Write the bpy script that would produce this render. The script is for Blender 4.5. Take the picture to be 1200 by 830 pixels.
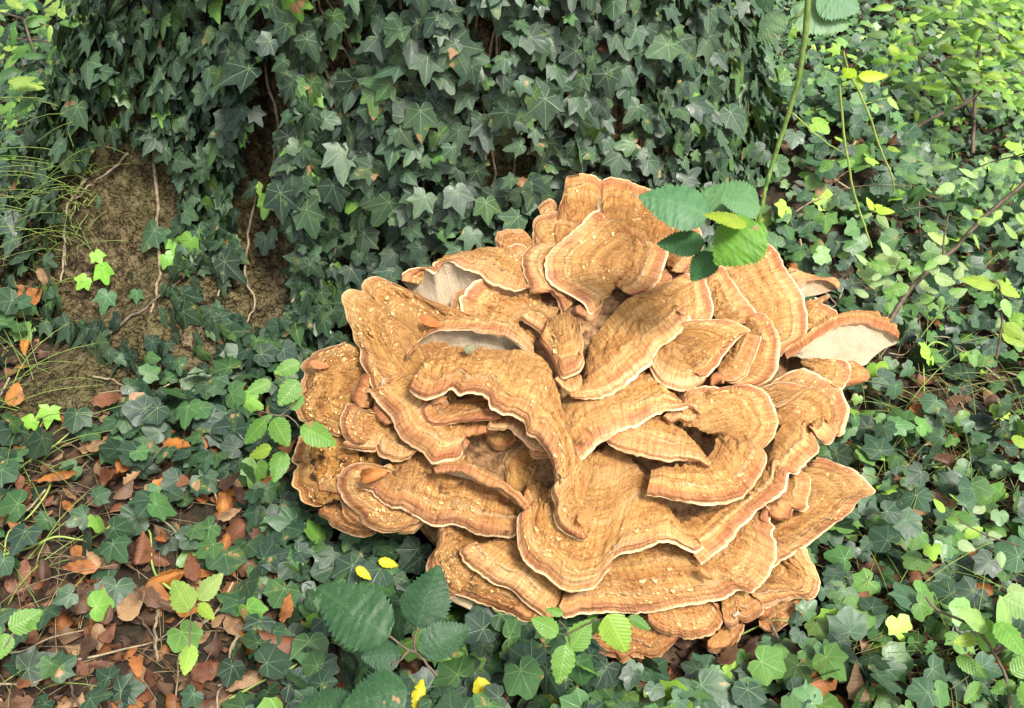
import bpy, math, random
import numpy as np
from mathutils import Vector, Matrix, Quaternion
R = math.radians
for o in list(bpy.data.objects): bpy.data.objects.remove(o)
scene = bpy.context.scene
COL = scene.collection
random.seed(7); rng = np.random.default_rng(7)

# ------------------------------------------------------------------ camera
CAM_H, PITCH, FPX = 1.35, R(36), 1152.0
cd = bpy.data.cameras.new('camera'); cam = bpy.data.objects.new('camera', cd); COL.objects.link(cam)
cam.location = (0, 0, CAM_H); cam.rotation_euler = (R(90) - PITCH, 0, 0)
cd.sensor_width = 36; cd.lens = 36 * FPX / 1200; cd.clip_start = .02; cd.clip_end = 500
scene.camera = cam
# ------------------------------------------------------------------ light
SUN = Vector((.34, -.46, .80)).normalized()
w = bpy.data.worlds.new('World'); scene.world = w; w.use_nodes = True
nt = w.node_tree; nt.nodes.clear()
sky = nt.nodes.new('ShaderNodeTexSky'); sky.sky_type = 'NISHITA'; sky.sun_disc = False
sky.sun_elevation = math.asin(SUN.z); sky.sun_rotation = math.atan2(SUN.x, SUN.y)
sky.dust_density = 4; sky.ozone_density = .6; sky.air_density = 1
hs = nt.nodes.new('ShaderNodeHueSaturation'); hs.inputs['Saturation'].default_value = .45
bg = nt.nodes.new('ShaderNodeBackground'); bg.inputs[1].default_value = .13
wo = nt.nodes.new('ShaderNodeOutputWorld')
nt.links.new(sky.outputs[0], hs.inputs['Color']); nt.links.new(hs.outputs[0], bg.inputs[0]); nt.links.new(bg.outputs[0], wo.inputs[0])
sl = bpy.data.lights.new('sun', 'SUN'); so = bpy.data.objects.new('sun', sl); COL.objects.link(so)
sl.energy = 3.0; sl.angle = R(12); sl.color = (1, .95, .87)
so.rotation_euler = SUN.to_track_quat('Z', 'Y').to_euler()
vs = scene.view_settings; vs.view_transform = 'Standard'; vs.look = 'None'; vs.gamma = 1; vs.exposure = .68
scene.render.engine = 'CYCLES'

# ------------------------------------------------------------------ maths helpers
C0 = np.array([0, 0, CAM_H])
FW = np.array([0, math.cos(PITCH), -math.sin(PITCH)]); RT = np.array([1., 0, 0]); UP = np.array([0, math.sin(PITCH), math.cos(PITCH)])
def ray(px, py):
    px = np.asarray(px, float); py = np.asarray(py, float)
    d = FW + ((px - 600) / FPX)[..., None] * RT - ((py - 415) / FPX)[..., None] * UP
    return d / np.linalg.norm(d, axis=-1, keepdims=True)
def proj(P):
    v = np.asarray(P) - C0; z = v @ FW
    z = np.where(z < .05, .05, z)
    return 600 + FPX * (v @ RT) / z, 415 - FPX * (v @ UP) / z
def _h(i, j, k):
    i = i.astype(np.uint32); j = j.astype(np.uint32); k = k.astype(np.uint32)
    h = i * np.uint32(374761393) + j * np.uint32(668265263) + k * np.uint32(2147483647) + np.uint32(12345)
    h = (h ^ (h >> np.uint32(13))) * np.uint32(1274126177)
    h = h ^ (h >> np.uint32(16))
    return (h & np.uint32(0xffff)).astype(float) / 65535.
def vnoise(x, y, z=0.):
    x, y, z = np.broadcast_arrays(np.asarray(x, float), np.asarray(y, float), np.asarray(z, float))
    xi, yi, zi = (np.floor(a).astype(np.int64) for a in (x, y, z))
    xf, yf, zf = x - xi, y - yi, z - zi
    s = lambda t: t * t * (3 - 2 * t)
    xf, yf, zf = s(xf), s(yf), s(zf); r = 0
    for a in (0, 1):
        for b in (0, 1):
            for c in (0, 1):
                r = r + _h(xi + a, yi + b, zi + c) * (xf if a else 1 - xf) * (yf if b else 1 - yf) * (zf if c else 1 - zf)
    return r * 2 - 1
def fbm(x, y, z=0., o=4):
    r = 0; a = .5
    for k in range(o):
        r = r + a * vnoise(x * 2 ** k + 17 * k, y * 2 ** k - 9 * k, z * 2 ** k + 5 * k); a *= .5
    return r
def catmull(pts, n):
    p = np.array(pts, float)
    if len(p) == 2: return p[0] + (p[1] - p[0]) * np.linspace(0, 1, n)[:, None]
    q = np.vstack([2 * p[0] - p[1], p, 2 * p[-1] - p[-2]]); out = []
    t = np.linspace(0, 1, 12, endpoint=False)[:, None]
    for i in range(len(p) - 1):
        a, b, c, d = q[i:i + 4]
        out.append(.5 * (2 * b + (c - a) * t + (2 * a - 5 * b + 4 * c - d) * t * t + (3 * b - 3 * c + d - a) * t ** 3))
    c = np.vstack(out + [p[-1:]])
    L = np.r_[0, np.cumsum(np.linalg.norm(np.diff(c[:, :2], axis=0), axis=1) + 1e-9)]; L /= L[-1]
    u = np.linspace(0, 1, n)
    return np.stack([np.interp(u, L, c[:, k]) for k in range(c.shape[1])], 1)
def sstep(a, b, x):
    t = np.clip((x - a) / (b - a), 0, 1); return t * t * (3 - 2 * t)

# ------------------------------------------------------------------ scene helpers
def tag(o, label=None, cat=None, group=None, kind=None):
    if label: o['label'] = label
    if cat: o['category'] = cat
    if group: o['group'] = group
    if kind: o['kind'] = kind
    return o
def empty(name, loc, label=None, cat=None, group=None):
    o = bpy.data.objects.new(name, None); COL.objects.link(o); o.location = loc; o.empty_display_size = .05
    return tag(o, label, cat, group)
def link(name, me, parent=None, mat=None):
    o = bpy.data.objects.new(name, me); COL.objects.link(o)
    if mat is not None: me.materials.append(mat)
    if parent is not None:
        o.parent = parent; o.matrix_parent_inverse = Matrix.Translation(parent.location).inverted()
    return o
def mk_mesh(name, V, F, uv=None, col=None, smooth=True, mi=None):
    V = np.asarray(V, np.float32); F = np.asarray(F, np.int32); k = F.shape[1]
    me = bpy.data.meshes.new(name); me.vertices.add(len(V)); me.vertices.foreach_set('co', V.ravel())
    me.loops.add(F.size); me.loops.foreach_set('vertex_index', F.ravel())
    me.polygons.add(len(F)); me.polygons.foreach_set('loop_start', np.arange(0, F.size, k, dtype=np.int32))
    try: me.polygons.foreach_set('loop_total', np.full(len(F), k, np.int32))
    except Exception: pass
    me.polygons.foreach_set('use_smooth', np.full(len(F), smooth))
    if mi is not None: me.polygons.foreach_set('material_index', np.asarray(mi, np.int32))
    if uv is not None:
        l = me.uv_layers.new(name='UVMap'); l.data.foreach_set('uv', np.asarray(uv, np.float32)[F.ravel()].ravel())
    if col is not None:
        a = me.color_attributes.new('tint', 'FLOAT_COLOR', 'POINT')
        c = np.ones((len(V), 4), np.float32); c[:, :3] = col; a.data.foreach_set('color', c.ravel())
    me.update(calc_edges=True)
    return me
def grid_faces(n, m, off=0, flip=False):
    i, j = np.meshgrid(np.arange(n - 1), np.arange(m - 1), indexing='ij'); a = (i * m + j).ravel() + off
    f = np.stack([a, a + m, a + m + 1, a + 1], 1)
    return f[:, ::-1] if flip else f
def tube_arrays(P, r, k=6):
    P = np.asarray(P, float); n = len(P); r = np.broadcast_to(np.asarray(r, float), (n,))
    T = np.gradient(P, axis=0); T /= np.linalg.norm(T, axis=1, keepdims=True) + 1e-9
    a = np.array([.31, .2, .93]); S = np.cross(T, a); S /= np.linalg.norm(S, axis=1, keepdims=True) + 1e-9; B = np.cross(T, S)
    t = np.linspace(0, 2 * math.pi, k, endpoint=False)
    V = P[:, None] + r[:, None, None] * (np.cos(t)[None, :, None] * S[:, None] + np.sin(t)[None, :, None] * B[:, None])
    V = V.reshape(-1, 3); F = []
    for i in range(n - 1):
        for j in range(k):
            F.append((i * k + j, i * k + (j + 1) % k, (i + 1) * k + (j + 1) % k, (i + 1) * k + j))
    return V, np.array(F)
def tube(name, P, r, mat, parent=None, k=6, wob=0.):
    P = catmull(P, max(8, len(P) * 5))
    if wob: P = P + wob * np.stack([fbm(np.arange(len(P)) * .5, 3.1 + q * 7 + P[0, 0] * 50) for q in range(3)], 1)
    V, F = tube_arrays(P, np.interp(np.linspace(0, 1, len(P)), np.linspace(0, 1, np.size(r)), np.atleast_1d(r)), k)
    c = V.mean(0) if parent is None else np.zeros(3)
    o = link(name, mk_mesh(name, V - c, F), parent, mat)
    if parent is None: o.location = c
    return o

# ------------------------------------------------------------------ materials
class NT:
    def __init__(s, name):
        s.m = bpy.data.materials.new(name); s.m.use_nodes = True; s.t = s.m.node_tree; s.t.nodes.clear()
        s.out = s.t.nodes.new('ShaderNodeOutputMaterial'); s.p = s.t.nodes.new('ShaderNodeBsdfPrincipled')
        s.t.links.new(s.p.outputs[0], s.out.inputs[0])
    def n(s, typ, **k):
        x = s.t.nodes.new('ShaderNode' + typ)
        for a, b in k.items(): setattr(x, a, b)
        return x
    def l(s, a, b):
        if isinstance(a, (int, float)): b.default_value = a
        elif isinstance(a, tuple): b.default_value = a if len(a) == len(b.default_value) else (*a, 1)
        else: s.t.links.new(a, b)
    def math(s, op, a, b=0., c=0., clamp=False):
        x = s.n('Math', operation=op, use_clamp=clamp)
        s.l(a, x.inputs[0]); s.l(b, x.inputs[1])
        if op in ('MULTIPLY_ADD', 'PINGPONG', 'COMPARE'): s.l(c, x.inputs[2])
        return x.outputs[0]
    def mix(s, f, a, b, mode='MIX'):
        x = s.n('Mix', data_type='RGBA', blend_type=mode)
        s.l(f, x.inputs[0]); s.l(a, x.inputs[6]); s.l(b, x.inputs[7]); return x.outputs[2]
    def noise(s, vec, scale, detail=4, rough=.55, dist=0):
        x = s.n('TexNoise'); 
        if vec is not None: s.l(vec, x.inputs['Vector'])
        x.inputs['Scale'].default_value = scale; x.inputs['Detail'].default_value = detail
        x.inputs['Roughness'].default_value = rough; x.inputs['Distortion'].default_value = dist; return x.outputs[0]
    def voro(s, vec, scale, feature='F1'):
        x = s.n('TexVoronoi', feature=feature); s.l(vec, x.inputs['Vector']); x.inputs['Scale'].default_value = scale; return x.outputs['Distance']
    def ramp(s, f, stops, interp='LINEAR'):
        x = s.n('ValToRGB'); s.l(f, x.inputs[0]); r = x.color_ramp; r.interpolation = interp
        while len(r.elements) > 1: r.elements.remove(r.elements[-1])
        r.elements[0].position = stops[0][0]; r.elements[0].color = tup(stops[0][1])
        for p, c in stops[1:]: r.elements.new(p).color = tup(c)
        return x.outputs[0]
    def scl(s, vec, v):
        x = s.n('Mapping'); s.l(vec, x.inputs['Vector']); x.inputs['Scale'].default_value = v; return x.outputs[0]
    def bump(s, h, strength, dist, prev=None):
        x = s.n('Bump'); x.inputs['Strength'].default_value = strength; x.inputs['Distance'].default_value = dist
        s.l(h, x.inputs['Height'])
        if prev is not None: s.l(prev, x.inputs['Normal'])
        return x.outputs[0]
def tup(c): return (c, c, c, 1) if isinstance(c, (int, float)) else (*c, 1)

def mat_cap():
    t = NT('polypore cap flesh'); uv = t.n('UVMap').outputs[0]; sep = t.n('SeparateXYZ'); t.l(uv, sep.inputs[0])
    pos = t.n('NewGeometry').outputs['Position']; oi = t.n('ObjectInfo')
    u, d = sep.outputs[0], sep.outputs[1]
    n1 = t.noise(pos, 45, 3); n2 = t.noise(pos, 14, 3)
    dd = t.math('ADD', d, t.math('MULTIPLY', t.math('SUBTRACT', n1, .5), .010))
    # wood-like radial fibrils: long across the zones, fine along them
    fib = t.noise(t.scl(uv, (260, 24, 1)), 1, 4, .65); fib2 = t.noise(t.scl(uv, (130, 16, 1)), 1, 3, .6)
    base = t.ramp(t.math('MULTIPLY', dd, 10), [(0, (.60, .35, .18)), (.05, (.46, .245, .13)), (.15, (.38, .185, .09)), (.22, (.48, .235, .095)),
        (.28, (.78, .45, .165)), (.34, (.92, .62, .28)), (.40, (.78, .45, .15)), (.5, (.90, .55, .20)), (.6, (.72, .39, .12)), (.8, (.86, .51, .175)), (1, (.66, .37, .12))])
    zone = t.noise(t.scl(uv, (9, 165, 1)), 1, 2, .5)
    base = t.mix(t.math('MULTIPLY', t.ramp(zone, [(.45, 0), (.62, 1)]), .40), base, (.30, .12, .045))
    bandn = t.noise(t.scl(uv, (3, 42, 1)), 1, 2, .5)
    base = t.mix(t.math('MULTIPLY', t.ramp(bandn, [(.50, 0), (.58, 1)]), .5), base, (.36, .15, .06))
    base = t.mix(t.math('MULTIPLY', t.ramp(bandn, [(.34, 1), (.44, 0)]), .45), base, (.92, .68, .36))
    base = t.mix(t.math('MULTIPLY', t.ramp(n2, [(.45, 0), (.7, 1)]), .5), base, (.95, .64, .27))
    sc = t.noise(t.scl(uv, (150, 210, 1)), 1, 6, .75, .4); gate = t.ramp(dd, [(.016, 0), (.038, 1)])
    gm = t.math('MULTIPLY', gate, t.ramp(t.noise(pos, 22, 3, .6), [(.44, .08), (.60, 1)]))
    fl = t.math('MULTIPLY', t.ramp(sc, [(.53, 0), (.58, 1)]), gm)
    lo = t.math('MULTIPLY', t.ramp(sc, [(.38, 1), (.47, 0)]), t.math('MULTIPLY_ADD', gm, .85, .12))
    base = t.mix(t.math('MULTIPLY', fl, .75), base, (.92, .66, .30))
    base = t.mix(t.math('MULTIPLY', lo, .8), base, t.mix(1, base, (.50, .33, .22), 'MULTIPLY'))  # shadow flanks of the flakes, painted into the base colour
    crest = t.math('MULTIPLY', t.ramp(t.math('ABSOLUTE', t.math('SUBTRACT', dd, .036)), [(.0006, 1), (.0022, 0)]), t.ramp(t.noise(pos, 18, 2), [(.47, 0), (.56, 1)]))
    base = t.mix(t.math('MULTIPLY', crest, .7), base, (.88, .68, .40))
    base = t.mix(t.math('MULTIPLY', t.ramp(fib, [(.42, 1), (.54, 0)]), .55), base, t.mix(1, base, (.66, .50, .40), 'MULTIPLY'))
    base = t.mix(t.math('MULTIPLY', t.ramp(fib2, [(.35, 1), (.55, 0)]), .3), base, t.mix(1, base, (.70, .58, .46), 'MULTIPLY'))
    sp = t.voro(pos, 260); spk = t.math('MULTIPLY', t.ramp(sp, [(.10, 1), (.2, 0)]), t.ramp(t.noise(pos, 30, 2), [(.5, 0), (.6, 1)]))
    base = t.mix(t.math('MULTIPLY', spk, .75), base, (.10, .045, .02))
    dirt = t.n('Attribute', attribute_type='OBJECT', attribute_name='dirt').outputs['Fac']
    dn = t.noise(t.scl(pos, (1, 1, 1)), 38, 6, .7, .8)
    base = t.mix(t.math('MULTIPLY', dirt, t.ramp(n1, [(.3, .15), (.7, .5)])), base, t.mix(1, base, (.55, .50, .42), 'MULTIPLY'))
    base = t.mix(t.math('MULTIPLY', dirt, t.ramp(dn, [(.545, 0), (.59, 1)])), base, (.035, .017, .008))
    edge = t.ramp(t.math('ADD', d, t.math('MULTIPLY', t.math('SUBTRACT', t.noise(pos, 120, 2), .5), .003)), [(.0004, 1), (.0019, 0)])
    edge = t.math('MULTIPLY', edge, t.ramp(t.noise(pos, 32, 3), [(.36, .25), (.48, 1)]))
    base = t.mix(edge, base, (.86, .66, .40))
    blot = t.noise(pos, 7, 5, .6)
    base = t.mix(t.math('MULTIPLY', t.ramp(blot, [(.52, 0), (.64, 1)]), .5), base, t.mix(1, base, (.60, .47, .39), 'MULTIPLY'))
    pit = t.voro(pos, 150); pk = t.math('MULTIPLY', t.ramp(pit, [(.08, 1), (.2, 0)]), t.ramp(t.noise(pos, 13, 3), [(.54, 0), (.60, 1)]))
    base = t.mix(t.math('MULTIPLY', pk, .8), base, (.07, .03, .015))
    base = t.mix(1, base, t.mix(1, oi.outputs['Color'], (1.22, 1.16, 1.13), 'MULTIPLY'), 'MULTIPLY')
    t.l(base, t.p.inputs['Base Color']); t.p.inputs['Roughness'].default_value = .72
    t.p.inputs['Specular IOR Level'].default_value = .25
    t.p.inputs['Subsurface Weight'].default_value = .0
    h = t.math('ADD', t.math('MULTIPLY', sc, t.math('MULTIPLY_ADD', gate, 1.6, .15)), t.math('MULTIPLY', fib, .45))
    h = t.math('ADD', h, t.math('MULTIPLY', zone, .7)); h = t.math('ADD', h, t.math('MULTIPLY', crest, .8))
    t.l(t.bump(h, 1.0, .0060), t.p.inputs['Normal'])
    return t.m
def mat_scale():
    t = NT('torn surface scales'); pos = t.n('NewGeometry').outputs['Position']; oi = t.n('ObjectInfo')
    b = t.ramp(t.noise(pos, 70, 3), [(.38, (.50, .26, .10)), (.52, (.80, .50, .20)), (.68, (.88, .66, .36))]); t.l(t.mix(1, b, oi.outputs['Color'], 'MULTIPLY'), t.p.inputs['Base Color'])
    t.p.inputs['Roughness'].default_value = .8; t.p.inputs['Specular IOR Level'].default_value = .2; return t.m
def mat_pores():
    t = NT('polypore pore surface'); pos = t.n('NewGeometry').outputs['Position']; uv = t.n('UVMap').outputs[0]
    n = t.noise(pos, 20, 4); b = t.ramp(n, [(.3, (.48, .37, .24)), (.7, (.60, .50, .35))])
    po = t.voro(pos, 520); b = t.mix(t.math('MULTIPLY', t.ramp(po, [(.1, 1), (.4, 0)]), .5), b, (.32, .23, .14))
    st = t.noise(t.scl(uv, (300, 14, 1)), 1, 3); b = t.mix(t.math('MULTIPLY', t.ramp(st, [(.35, 1), (.5, 0)]), .25), b, (.36, .26, .16))
    b = t.mix(t.ramp(t.noise(pos, 11, 4, .6), [(.5, 0), (.68, .6)]), b, (.36, .22, .11))
    t.l(b, t.p.inputs['Base Color']); t.p.inputs['Roughness'].default_value = .8; t.p.inputs['Specular IOR Level'].default_value = .2
    t.l(t.bump(t.math('ADD', po, st), .8, .002), t.p.inputs['Normal']); return t.m
def mat_core():
    t = NT('polypore core'); pos = t.n('NewGeometry').outputs['Position']
    n = t.noise(pos, 60, 6, .7); b = t.ramp(n, [(.34, (.06, .03, .015)), (.48, (.30, .155, .065)), (.64, (.52, .32, .15))])
    t.l(b, t.p.inputs['Base Color']); t.p.inputs['Roughness'].default_value = .9
    t.l(t.bump(n, 1, .008), t.p.inputs['Normal']); return t.m
def mat_leaf(name, src, kind='ivy', rough=.4, vein=(.30, .42, .20), trans=.12, spec=.5):
    t = NT(name); uv = t.n('UVMap').outputs[0]; sep = t.n('SeparateXYZ'); t.l(uv, sep.inputs[0]); x, y = sep.outputs[0], sep.outputs[1]
    pos = t.n('NewGeometry').outputs['Position']
    c = t.n('ObjectInfo').outputs['Color'] if src == 'obj' else t.n('Attribute', attribute_name='tint').outputs['Color']
    n1 = t.noise(pos, 60, 4, .6); n2 = t.noise(pos, 9, 2); n3 = t.noise(pos, 26, 3)
    b = t.mix(t.ramp(n1, [(.35, 0), (.7, .6)]), c, t.mix(1, c, (1.5, 1.4, 1.25), 'MULTIPLY'))
    b = t.mix(t.math('MULTIPLY', t.ramp(n2, [(.4, 0), (.6, 1)]), .35), b, t.mix(1, c, (.62, .7, .75), 'MULTIPLY'))
    if kind == 'ivy':
        th = t.math('ABSOLUTE', t.math('ARCTAN2', x, y)); rr = t.math('SQRT', t.math('ADD', t.math('MULTIPLY', x, x), t.math('MULTIPLY', y, y)))
        pp = t.math('PINGPONG', th, .45); dist = t.math('MULTIPLY', t.math('SINE', pp), rr)
        v = t.ramp(dist, [(.004, 1), (.014, 0)])
        v = t.math('MULTIPLY', v, t.ramp(th, [(2.1 / 3.2, 1), (2.3 / 3.2, 0)])) if False else v
        v2 = t.math('MULTIPLY', t.ramp(t.voro(uv, 7, 'DISTANCE_TO_EDGE'), [(.005, 1), (.035, 0)]), .16)
        v = t.math('MAXIMUM', t.math('MULTIPLY', v, t.ramp(rr, [(.2, .7), (.8, .32)])), v2); hh = v
        b = t.mix(v, b, t.mix(.55, t.mix(1, c, (3.2, 2.7, 2.3), 'MULTIPLY'), vein))
        # browned and yellowed patches
        yel = t.ramp(n3, [(.61, 0), (.68, 1)]); b = t.mix(t.math('MULTIPLY', yel, .5), b, (.12, .20, .03))
        br = t.ramp(n3, [(.685, 0), (.70, 1)]); b = t.mix(br, b, (.34, .20, .10))
    else:
        ax = t.math('ABSOLUTE', x); mid = t.ramp(ax, [(.008, 1), (.022, 0)])
        sv = t.math('PINGPONG', t.math('SUBTRACT', y, t.math('MULTIPLY', ax, .75)), .05)
        side = t.ramp(sv, [(.003, 1), (.014, 0)]); v = t.math('MAXIMUM', mid, t.math('MULTIPLY', side, .6))
        hh = t.math('MULTIPLY', t.math('SUBTRACT', .05, sv), 12)
        if kind == 'dead':
            b = t.mix(t.math('MULTIPLY', v, .4), b, t.mix(1, c, (.5, .42, .35), 'MULTIPLY'))
            b = t.mix(t.ramp(n3, [(.5, 0), (.66, .8)]), b, t.mix(1, c, (.35, .3, .28), 'MULTIPLY'))
        else:
            b = t.mix(t.math('MULTIPLY', v, .16 if kind == 'bram' else .38), b, t.mix(.3, t.mix(1, c, (2.2, 1.9, 1.6), 'MULTIPLY'), vein))
            if kind == 'bram':
                b = t.mix(t.math('MULTIPLY', t.ramp(t.voro(uv, 26), [(.08, 1), (.14, 0)]), .55), b, (.5, .56, .45)); hh = t.math('ADD', t.math('MULTIPLY', hh, .6), t.noise(uv, 14, 4))
            br = t.ramp(n3, [(.70, 0), (.73, 1)]); b = t.mix(br, b, (.33, .19, .09))
    t.l(b, t.p.inputs['Base Color']); t.p.inputs['Roughness'].default_value = rough
    t.p.inputs['Specular IOR Level'].default_value = spec
    rr_ = t.ramp(n1, [(.3, rough - .08), (.7, rough + .15)]); t.l(rr_, t.p.inputs['Roughness'])
    t.l(t.bump(t.math('ADD', hh, t.math('MULTIPLY', n1, .5)), .35, .0015), t.p.inputs['Normal'])
    if trans:
        tr = t.n('BsdfTranslucent'); t.l(t.mix(1, b, (1.9, 1.9, .7), 'MULTIPLY'), tr.inputs[0]); ms = t.n('MixShader')
        ms.inputs[0].default_value = trans; t.t.links.new(t.p.outputs[0], ms.inputs[1]); t.t.links.new(tr.outputs[0], ms.inputs[2])
        t.t.links.new(ms.outputs[0], t.out.inputs[0])
    return t.m
def mat_bark():
    t = NT('ivy-grown tree bark'); pos = t.n('NewGeometry').outputs['Position']
    n = t.noise(pos, 40, 8, .72, .5); n2 = t.noise(pos, 5, 3); n4 = t.noise(t.scl(pos, (1, 1, .25)), 50, 5, .65)
    wv = t.n('VectorMath', operation='MULTIPLY_ADD'); nz = t.n('TexNoise'); t.l(pos, nz.inputs['Vector']); nz.inputs['Scale'].default_value = 40; t.l(nz.outputs['Color'], wv.inputs[0]); wv.inputs[1].default_value = (.03, .03, .03); t.l(pos, wv.inputs[2])
    v = t.voro(t.scl(wv.outputs[0], (1, 1, 1.7)), 62, 'DISTANCE_TO_EDGE')
    b = t.ramp(n, [(.34, (.045, .032, .018)), (.48, (.15, .11, .055)), (.60, (.28, .22, .12)), (.75, (.42, .35, .21))])
    b = t.mix(t.ramp(n2, [(.40, 0), (.60, .5)]), b, (.14, .125, .045))
    b = t.mix(t.math('MULTIPLY', t.ramp(n4, [(.38, 1), (.47, 0)]), .45), b, (.035, .024, .014))
    ck = t.math('MULTIPLY', t.ramp(v, [(0, 1), (.10, 0)]), t.ramp(n, [(.42, 1), (.58, .15)]))
    b = t.mix(t.math('MULTIPLY', ck, .85), b, (.022, .015, .009))
    t.l(b, t.p.inputs['Base Color']); t.p.inputs['Roughness'].default_value = .9; t.p.inputs['Specular IOR Level'].default_value = .15
    h = t.math('ADD', t.math('MULTIPLY', n, 1.5), t.math('MULTIPLY', ck, -.9)); h = t.math('ADD', h, t.math('MULTIPLY', n4, .5))
    t.l(t.bump(h, 1, .012), t.p.inputs['Normal']); return t.m
def mat_soil():
    t = NT('woodland soil'); pos = t.n('NewGeometry').outputs['Position']
    n = t.noise(pos, 26, 8, .75); n2 = t.noise(pos, 3, 3)
    b = t.ramp(n, [(.3, (.014, .009, .006)), (.48, (.05, .03, .018)), (.58, (.13, .075, .04)), (.7, (.24, .15, .08))])
    b = t.mix(t.ramp(n2, [(.4, 0), (.6, .5)]), b, (.03, .035, .015))
    t.l(b, t.p.inputs['Base Color']); t.p.inputs['Roughness'].default_value = .95
    t.l(t.bump(n, 1, .02), t.p.inputs['Normal']); return t.m
def mat_stem(name, c1, c2, rough=.6):
    t = NT(name); pos = t.n('NewGeometry').outputs['Position']; n = t.noise(pos, 90, 4)
    t.l(t.ramp(n, [(.35, c1), (.65, c2)]), t.p.inputs['Base Color']); t.p.inputs['Roughness'].default_value = rough
    t.l(t.bump(n, .5, .002), t.p.inputs['Normal']); return t.m
M_SCALE = mat_scale()
M_CAP, M_PORE, M_CORE, M_BARK, M_SOIL = mat_cap(), mat_pores(), mat_core(), mat_bark(), mat_soil()
M_IVY = mat_leaf('ivy leaf', 'obj', 'ivy', .40, trans=.08, spec=.5); M_IVYS = mat_leaf('ivy leaf massed', 'att', 'ivy', .40, trans=.08, spec=.5)
M_GRN = mat_leaf('seedling leaf', 'obj', 'ribbed', .42, (.35, .5, .15), .22, .4); M_GRNS = mat_leaf('seedling leaf massed', 'att', 'ribbed', .42, (.35, .5, .15), .22, .4)
M_BRAM = mat_leaf('bramble leaf', 'obj', 'bram', .5, (.25, .4, .15), .12, .35)
M_DEAD = mat_leaf('dead leaf', 'obj', 'dead', .5, trans=.06, spec=.3); M_DEADS = mat_leaf('dead leaf massed', 'att', 'dead', .55, trans=.04, spec=.3)
M_VINE = mat_stem('ivy vine bark', (.19, .14, .085), (.42, .34, .21)); M_CANE = mat_stem('bramble cane', (.12, .20, .04), (.22, .33, .08), .45)
M_TWIG = mat_stem('twig', (.07, .045, .03), (.17, .12, .08)); M_STRAW = mat_stem('dry grass', (.26, .20, .10), (.42, .34, .18))
M_YSTEM = mat_stem('young green stem', (.26, .38, .07), (.36, .46, .12), .45)

# ------------------------------------------------------------------ tree and ground shapes
TC = np.array([-.13, 2.40]); TR = .60
ROOTS = [(-80, .74, 17, .48), (-46, .70, 11, .17), (-66, .25, 9, .5), (-27, .13, 8, .7), (2, .10, 14, .4), (52, .26, 22, .35), (85, .35, 15, .3)]
def trunk_r(th, z):
    r = TR + .015 * np.sin(3 * th + 1) + .02 * np.sin(5 * th)
    for a, amp, wd, hz in ROOTS:
        dth = (np.degrees(th) - a + 180) % 360 - 180
        r = r + amp * np.exp(-(dth / (wd * (1 + .3 * np.clip(z, 0, 2)))) ** 2) * (np.exp(-(np.clip(z, 0, 9) / hz) ** 2) if hz < .2 else np.exp(-np.clip(z, 0, 9) / hz))
    return r + .05 * np.exp(-np.clip(z, 0, 9) / .25)
def trunk_p(th, z, off=0.):
    r = trunk_r(th, z) + off
    return np.stack([TC[0] + r * np.sin(th), TC[1] - r * np.cos(th), z + 0 * th], -1)
def trunk_in(P):
    v = P[..., :2] - TC; th = np.arctan2(v[..., 0], -v[..., 1]); return np.hypot(v[..., 0], v[..., 1]) - trunk_r(th, P[..., 2])
def ground_z(x, y):
    x = np.asarray(x, float); y = np.asarray(y, float)
    z = .035 * fbm(x * 1.3 + 4, y * 1.3, 0, 3) + .012 * fbm(x * 9, y * 9, 2, 2)
    v = np.stack([x - TC[0], y - TC[1]], -1); rr = np.hypot(v[..., 0], v[..., 1]); th = np.arctan2(v[..., 0], -v[..., 1])
    s = np.clip(rr - trunk_r(th, np.zeros_like(rr)), 0, 9)
    right = sstep(R(35), R(80), th)
    z = z + (.05 + .30 * right) * np.exp(-s / .30)
    return z + .05 * np.clip(y - 4, 0, 40) * (1 - .5 * sstep(10, 30, y))
def hit(px, py, off=0.):
    d = ray(px, py); t = np.arange(.6, 9, .006); P = C0 + t[:, None] * d
    m = (trunk_in(P) < 0) | (P[:, 2] < ground_z(P[:, 0], P[:, 1])); k = np.argmax(m) if m.any() else -1
    return C0 + d * (t[k] - off)
# fungus frame: a sloping plane leaning on the foot of the tree, with a dome on it
FP0 = np.array([0, 1.02, .03]); FN = np.array([0, -.57, .82]); FN /= np.linalg.norm(FN)
def dome(px, py):
    r2 = ((px - 690) / 400.) ** 2 + ((py - 500) / 330.) ** 2
    return .17 * np.clip(1 - r2, -.35, 1)
def fpt(px, py, h):
    d = ray(px, py); t = ((FP0 - C0) @ FN) / (d @ FN) - dome(np.asarray(px, float), np.asarray(py, float)) - h
    return C0 + d * t[..., None]

# ------------------------------------------------------------------ ground, tree
xs = np.r_[np.linspace(-60, -4, 22)[:-1], np.linspace(-4, 4, 230), np.linspace(4, 60, 22)[1:]]
ys = np.r_[np.linspace(-20, .3, 12)[:-1], np.linspace(.3, 7, 200), np.linspace(7, 90, 30)[1:]]
X, Y = np.meshgrid(xs, ys, indexing='ij'); Z = ground_z(X, Y) + .012 * fbm(X * 22, Y * 22, 1, 3)
gme = mk_mesh('ground', np.stack([X, Y, Z], -1).reshape(-1, 3), grid_faces(len(xs), len(ys)))
tag(link('ground', gme, None, M_SOIL), kind='structure')
tree = empty('tree', (TC[0], TC[1], 0), 'broad old tree trunk with cracked brown bark and flaring roots wrapped in ivy', 'tree')
th = np.linspace(-math.pi, math.pi, 520); zz = np.r_[np.linspace(-.25, 1.3, 280), np.linspace(1.32, 4.5, 60)]
TH, ZZ = np.meshgrid(th, zz, indexing='ij'); cx, sy = np.cos(TH), np.sin(TH)
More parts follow.
